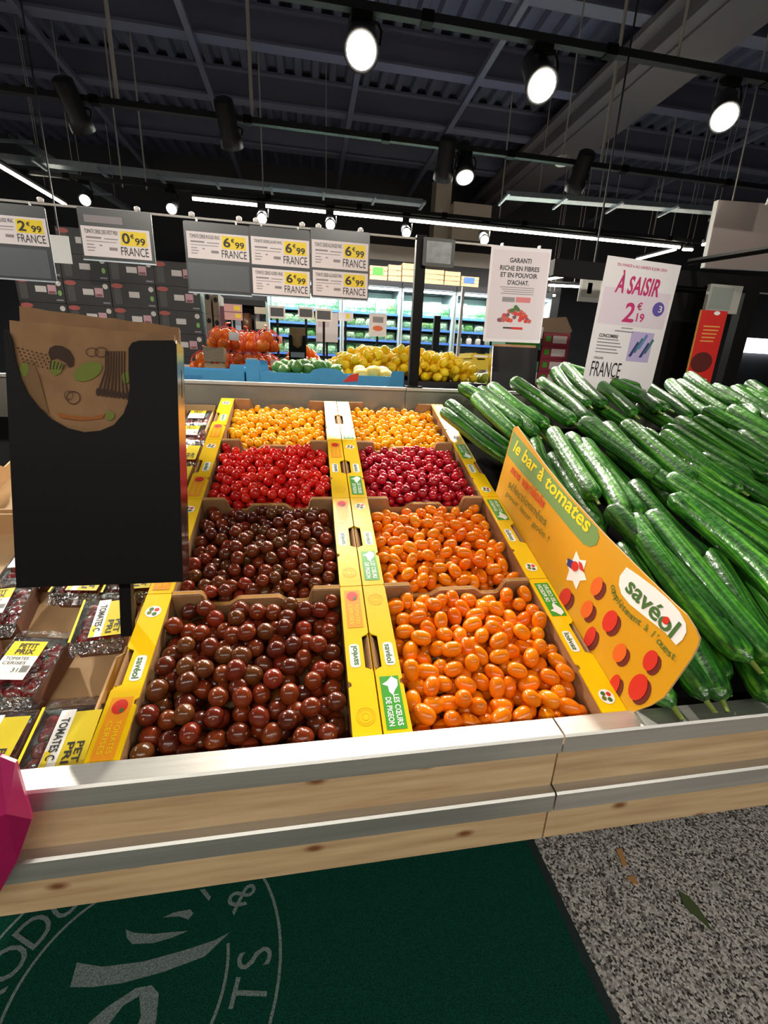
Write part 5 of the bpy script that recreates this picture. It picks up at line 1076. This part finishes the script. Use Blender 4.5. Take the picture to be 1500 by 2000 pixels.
# ------------------------------------------------------------------ small signs above the rear table
def sign_on_pole(px, Y, label, m, z_base, name='small_sign', cat='sign', frame=None, extra=None, th=0.006, up_to=None):
    x0, x1, z0, z1 = rect(*px, Y); a, h = (x1-x0)/2, z1-z0; t = thing(name, label, cat, ((x0+x1)/2, Y, z0)); MB().box(-a, a, 0, th, 0, h).build('panel', frame or m, t)
    if frame: flat('face', rectp(-a*0.8, a*0.8, h*0.16, h*0.84), m, t, -0.001)
    if extra: extra(t, a, h)
    if up_to: MB().box(-0.004, 0.004, th, th+0.006, h*0.5, up_to-z0).build('hanger', DARK, t)
    else: MB().box(-0.008, 0.008, th, th+0.012, z_base-z0, h*0.7).build('pole', BLACK, t)
    return t
for i, p in enumerate(((525, 597, 557, 622), (582, 600, 613, 623), (616, 603, 649, 628))): sign_on_pole(p, 2.8, ['white framed dark screen left of the bag holder on the rear table', 'white framed dark screen right above the bag holder on the rear table', 'white framed dark screen nearest the white poster on the rear table'][i], mat('screen_dark', '#2c2c32', 0.3), 1.2, 'screen_label', 'price screen', WHITEP)
def two_rows(t, a, h): flat('gap_line', rectp(-a, a, h*0.48, h*0.52), INK, t, -0.001); flat('yellow_patch', rectp(a*0.1, a*0.8, h*0.62, h*0.9), PRICE, t, -0.001); flat('yellow_patch', rectp(a*0.2, a*0.85, h*0.15, h*0.40), PRICE, t, -0.001)
sign_on_pole((438, 594, 473, 625), 2.9, 'pink double price sign above the net bags', mat('pink_sign', '#d9a2a0', 0.5), 1.2, extra=two_rows)
for i, p in enumerate(((497, 600, 521, 613), (500, 628, 523, 643))): sign_on_pole(p, 3.3, ['cream label on the dark shelf, upper', 'cream label on the dark shelf, lower'][i], mat('cream', '#d8d2bc', 0.5), 0.0)
def fruit_pic(t, a, h): flat('picture', circ(0, h*0.35, a*0.6, h*0.12, 12), ORGI, t, -0.001); flat('fine_print', rectp(-a*0.6, a*0.6, h*0.6, h*0.85), GREYI, t, -0.001)
sign_on_pole((721, 612, 755, 657), 3.2, 'small white poster with an orange fruit picture before the cabinets', PAPER, 0.0, 'poster', 'poster', extra=fruit_pic)
def pic2(t, a, h): flat('picture', rectp(-a*0.8, a*0.2, h*0.5, h*0.9), PALE, t, -0.001)
sign_on_pole((617, 610, 660, 668), 3.3, 'pale lilac poster standing behind the oranges', PAPER, 0.0, 'poster', 'poster', extra=pic2)
def wrd(t, a, h): flat('yellow_patch', rectp(0, a*0.5, h*0.3, h*0.8), PRICE, t, -0.001)
sign_on_pole((661, 610, 690, 627), 3.4, 'small white price card with yellow patch before the cabinets', PAPER, 0.0, extra=wrd)
sign_on_pole((100, 460, 137, 514), 3.2, 'plain white notice between two price boards', WHITEP, 0, 'notice', 'sign', up_to=CEIL-0.3)
sign_on_pole((453, 624, 471, 652), 3.0, 'pale blue upright panel behind the net bags', mat('pale_blue', '#a8c4dc', 0.4), 0.0, 'notice_board', 'board')
# dark shelf unit behind the oranges
x0, x1, z0, z1 = rect(440, 585, 520, 690, 3.4); t = thing('shelf_unit', 'dark metal shelf unit behind the net bags', 'shelf', ((x0+x1)/2, 3.45, 0)); a = (x1-x0)/2
MB().box(-a, a, 0.18, 0.2, 0, z1).build('back', DARK, t)
for s in (-1, 1): MB().box(*sorted((s*a, s*(a-0.02))), -0.05, 0.18, 0, z1).build('side', DARK, t)
for z in (0.5, 1.0, 1.35, 1.6, 1.8, z1): MB().box(-a+0.02, a-0.02, -0.05, 0.18, z-0.02, z).build('shelf', DARK, t)
for i in range(9):
    z = (1.0, 1.35, 1.6)[i//3]; o = MB().lathe([(0.03, 0), (0.04, 0.01), (0.04, 0.09), (0.03, 0.11), (0.03, 0.13)], 10).build('jar', mat('jar_mix', '#7a5a48', 0.3, coat=0.4, vary=['#7a4a38', '#a88a60', '#5a4a58', '#8a8a90']), None, True); o.location = ((x0+x1)/2-a*0.6+a*0.6*(i % 3), 3.45+0.05, z); tag(o, 'brown jar on the dark shelf unit', 'jar', 'jars on the dark shelf unit')
for i, (p, Y) in enumerate((((846, 617, 858, 682), 4.2), ((897, 560, 902, 690), 4.6))):
    x0, x1, z0, z1 = rect(*p, Y); o = MB().box(-(x1-x0)/2, (x1-x0)/2, -0.02, 0.02, 0, z1).build('upright_post', BLACK if i == 0 else RODM); o.location = ((x0+x1)/2, Y, 0); tag(o, ['slim black post before the cabinets', 'slim grey post before the cabinets'][i], 'post')

# ------------------------------------------------------------------ right-hand background
# dark bag holder seen from behind
x0, x1, z0, z1 = rect(962, 675, 1044, 752, 1.45)
t = frame_thing('bag_holder', 'black bag holder seen behind the cucumber counter, steel side showing', 'bag holder', ((x0+x1)/2, 1.42, 1.205), (1, -0.12, 0), (0.05, 0.18, 1)); a = (x1-x0)/2; h = z1-1.205
MB().box(-a, a, 0, 0.003, 0, h).build('front_plate', BLACK, t); MB().box(-a, a, 0.045, 0.048, 0, h).build('back_plate', BLACK, t); MB().box(-a-0.003, -a, 0, 0.048, 0, h).build('side_plate', CHROME, t); MB().box(a, a+0.003, 0, 0.048, 0, h).build('side_plate', BLACK, t)
for i in range(3): MB().box(-a+0.004, a-0.004, 0.008+0.012*i, 0.014+0.012*i, 0.003, h+0.012-0.002*i).build('paper_bag', KRAFT, t)
MB().box(-a, a, 0.003, 0.045, 0, 0.003).build('floor_plate', BLACK, t)
YB = mat('yellow_box', '#d8b81c', 0.5); BRB = mat('brown_box', '#7a6350', 0.7); GB = mat('green_box', '#3f7a5a', 0.5); RB = mat('wine_box', '#8a2a3c', 0.5); WB = mat('white_box', '#cfc4c6', 0.5)
def carton(px, Y, dp, m, label, z0=None, trim=None, group=None, top=None):
    x0, x1, za, zb = rect(*px, Y); z0 = za if z0 is None else z0; t = thing('carton_box', label, 'carton', ((x0+x1)/2, Y+dp/2, z0), group=group); a, h = (x1-x0)/2, zb-z0
    P = [(-a, 0), (a, 0), (a, h), (a*0.5, h), (a*0.42, h*0.86), (-a*0.42, h*0.86), (-a*0.5, h), (-a, h)]
    MB().prism(P, -dp/2, -dp/2+0.005, 'y').build('front_wall', m, t); MB().prism(P, dp/2-0.005, dp/2, 'y').build('rear_wall', m, t)
    for s in (-1, 1): MB().box(*sorted((s*a, s*(a-0.005))), -dp/2+0.005, dp/2-0.005, 0, h).build('side_wall', m, t)
    MB().box(-a+0.005, a-0.005, -dp/2+0.005, dp/2-0.005, 0, h*0.8).build('contents', top or m, t)
    if trim: flat('printed_patch', rectp(-a*0.7, a*0.7, h*0.2, h*0.6), trim, t, -dp/2-0.001)
    return zb
x0, x1, z0, z1 = rect(915, 745, 975, 760, 3.0); pf = MB().box(x0-0.05, x1+0.75, 2.99, 3.6, 0, 1.19).build('plinth', DARK); tag(pf, 'dark plinth under the yellow cartons and coloured stacks', 'plinth')
carton((921, 722, 957, 748), 3.0, 0.3, WB, 'white carton under the two yellow cartons', 1.191); z = rect(921, 722, 957, 748, 3.0)[3]
carton((922, 700, 955, 722), 3.0, 0.3, YB, 'yellow carton under another yellow carton', z+0.001, None); z = rect(922, 700, 955, 722, 3.0)[3]
carton((920, 690, 958, 708), 3.0, 0.3, YB, 'uppermost yellow carton with a white patch', z+0.001, WHT)
zz = 1.191; hs = [0.10, 0.085, 0.085, 0.085, 0.085, 0.085]
for i, (m, tr, lab) in enumerate(((RB, WHT, 'wine red carton at the foot of the coloured stack'), (WB, RB, 'white carton above the wine red foot carton'), (GB, GRN, 'green carton, lower of two in the coloured stack'), (BLACK, None, 'black carton between the two green cartons'), (GB, GRN, 'green carton, upper of two in the coloured stack'), (WB, RB, 'white carton topping the coloured stack'))):
    t = thing('carton_box', lab, 'carton', (1.58, 3.15, zz)); MB().box(-0.15, 0.15, -0.14, 0.14, 0, hs[i]-0.002).build('carton', m, t); MB().box(-0.151, 0.151, -0.141, 0.141, hs[i]-0.014, hs[i]-0.002).build('rim', m, t)
    if tr: flat('printed_patch', rectp(-0.11, 0.11, 0.02, hs[i]-0.03), tr, t, -0.142)
    zz += hs[i]
zz = 1.191
for i in range(5):
    t = thing('carton_box', '%s wine red and white carton from below in the stack beside the price poster' % ORD[i], 'carton', (1.86, 3.16, zz), group='wine red cartons in a stack'); MB().box(-0.115, 0.115, -0.14, 0.14, 0, 0.096).build('carton', RB, t); flat('white_patch', rectp(-0.03, 0.09, 0.02, 0.075), WB, t, -0.141); flat('green_patch', rectp(-0.09, -0.05, 0.03, 0.07), GRN, t, -0.141); zz += 0.098
t = thing('carton_box', 'open brown carton lying on top of the wine red stack', 'carton', (1.80, 3.16, zz)); MB().prism([(-0.17, 0), (0.17, 0), (0.19, 0.02), (0.12, 0.12), (-0.10, 0.10), (-0.2, 0.03)], -0.13, 0.13, 'y').build('carton', BRB, t); MB().box(-0.19, 0.10, -0.145, -0.132, 0.0, 0.03).build('flap', BRB, t)
for i, (p, up) in enumerate((((1132, 536, 1176, 590), None), )):
    def icon(t, a, h): flat('icon', rectp(-a*0.3, a*0.1, h*0.3, h*0.7), GREYI, t, -0.001)
    sign_on_pole(p, 2.2, 'white framed notice behind the price poster', mat('notice_grey', '#c9c6c0', 0.4), 0, 'notice', 'sign', WHITEP, icon, up_to=CEIL-0.3)
# black frame with hanging red sign
FYR = 1.9
def bar(A, B, r, nm, m, par, O): MB().tube([np.array(A)-O, np.array(B)-O], r, 4).build(nm, m, par)
O = onY(1440, 745, FYR); O[2] = 0; t = thing('sign_stand', 'black metal frame carrying the red sign and grey labels', 'frame', O)
A, B = onY(1080, 512, FYR), onY(1640, 575, FYR); zc = (A[2]+B[2])/2; MB().box(A[0]-O[0], B[0]-O[0], -0.02, 0.02, zc-0.045, zc+0.03).build('crossbeam', BLACK, t)
for px in (1444, ): P = onY(px, 640, FYR); MB().box(P[0]-O[0]-0.045, P[0]-O[0]+0.045, -0.025, 0.025, 0, zc-0.045).build('upright', BLACK, t)
P0 = onY(1345, 512, FYR); MB().tube([P0-O, np.array([P0[0]+0.30, FYR-0.75, P0[2]])-O], 0.016, 6).build('arm', BLACK, t)
P = onY(1385, 560, FYR+0.03); MB().box(P[0]-O[0]-0.30, P[0]-O[0]+0.10, 0.05, 0.07, 1.15, zc-0.05).build('dark_panel', BLACK, t)
MB().box(-1.05, 0.9, -0.03, 0.3, 0, 1.12).build('base', DARK, t)
x0, x1, z0, z1 = rect(1382, 556, 1446, 612, FYR-0.06); s = thing('screen_label', 'grey electronic label under the black crossbeam', 'price screen', ((x0+x1)/2, FYR-0.06, z0)); a, h = (x1-x0)/2, z1-z0
MB().box(-a, a, 0, 0.02, 0, h).build('housing', mat('label_grey', '#a9a7a2', 0.4), s); flat('screen', rectp(-a*0.85, a*0.5, h*0.12, h*0.9), mat('label_screen', '#8d9490', 0.3), s); MB().box(-0.01, 0.01, 0.02, 0.035, h*0.6, zc-0.04-z0).build('clip', BLACK, s)
q4 = [onY(*p, FYR-0.09) for p in ((1399, 610), (1441, 612), (1392, 752), (1335, 750))]; up = ((q4[0]+q4[1])-(q4[2]+q4[3]))/2; rg = ((q4[1]+q4[2])-(q4[0]+q4[3]))/2; w, h = np.linalg.norm(rg), np.linalg.norm(up)
s = frame_thing('hanging_sign', 'red sign with a dark tomato picture on the black frame', 'sign', (q4[2]+q4[3])/2-up*0.08, rg, up); h *= 1.08
MB().box(-w/2, w/2, 0, 0.004, 0, h).build('panel', mat('red_sign', '#cf2420', 0.4), s); MB().box(-w/2-0.006, -w/2, 0, 0.006, 0, h).build('gold_edge', mat('gold', '#c79a3a', 0.4), s)
flat('dark_tomato', circ(-w*0.05, h*0.36, w*0.42, h*0.13, 18), mat('dark_tom', '#5a1c18', 0.4), s, -0.0008)
mb = MB()
for i in range(5): mb.prism(rectp(-w*0.30+0.02*w*(i % 2), w*0.33-0.03*w*i, h*(0.80-0.045*i), h*(0.815-0.045*i)), -0.0008, -0.0004, 'y')
mb.build('fine_print', mat('sign_gold_ink', '#e0a050', 0.5), s); flat('white_mark', circ(w*0.1, h*0.97, w*0.12, h*0.025, 10), WHT, s, -0.0008); flat('white_mark', rrect(-w*0.35, w*0.35, h*0.105, h*0.15, w*0.08), WHT, s, -0.0008)
MB().box(-0.01, 0.01, 0.004, 0.08, h*0.55, h*0.62).build('bracket', BLACK, s)
# big grey hanging panel with a white one in front
q4 = [onY(*p, 2.3) for p in ((1420, 394), (1560, 402), (1520, 530), (1374, 521))]; up = ((q4[0]+q4[1])-(q4[2]+q4[3]))/2; rg = ((q4[1]+q4[2])-(q4[0]+q4[3]))/2; w, h = np.linalg.norm(rg), np.linalg.norm(up)
s = frame_thing('hanging_banner', 'large plain grey panel hanging above the black frame', 'panel', (q4[2]+q4[3])/2, rg, up); MB().box(-w/2, w/2, 0, 0.03, 0, h).build('panel', mat('panel_grey', '#a79a98', 0.6), s); MB().box(-w/2-0.004, -w/2, 0.0, 0.03, 0, h).build('edge', WHITEP, s)
for ex in (-0.3, 0.3): MB().tube([(ex*w, 0.015, h), (ex*w, 0.015, h+CEIL-2.5)], 0.004, 5).build('wire', RODM, s)
P = onY(1510, 375, 2.0); s = thing('hanging_banner', 'white panel corner in front of the grey one', 'panel', P); MB().prism([(-0.02, -0.06), (0.25, -0.06), (0.25, 0.3), (0.06, 0.3)], 0, 0.012, 'y').build('panel', WHITEP, s); MB().tube([(0.1, 0.006, 0.3), (0.1, 0.006, CEIL-P[2])], 0.004, 5).build('wire', RODM, s)
x0, x1, z0, z1 = rect(1452, 662, 1540, 690, 3.2); s = thing('light_panel', 'bright white light panel low behind the black frame', 'light panel', ((x0+x1)/2, 3.2, z0)); MB().box(-(x1-x0)/2, (x1-x0)/2, 0, 0.05, 0, z1-z0).build('diffuser', GLOWM, s); MB().box(-(x1-x0)/2, (x1-x0)/2, 0.05, 0.08, -z0, z1-z0).build('stand', DARK, s)
for i, (p, m, lab) in enumerate((((1290, 706, 1330, 738), BRB, 'brown carton behind the red sign'), ((1328, 712, 1372, 742), KRAFT, 'tan carton beside the brown one behind the red sign'), ((1262, 722, 1318, 760), WB, 'pale carton with wine red edge beside the price poster'))):
    carton(p, 2.35-0.12*i if i < 2 else 2.0, 0.1, m, lab, 1.13, RB if i == 2 else None)
bs = MB().box(-0.45, 0.45, 0, 0.5, 0, 1.129).build('plinth', DARK); bs.location = (2.0, 2.2, 0); tag(bs, 'dark plinth behind the cucumber counter', 'plinth')
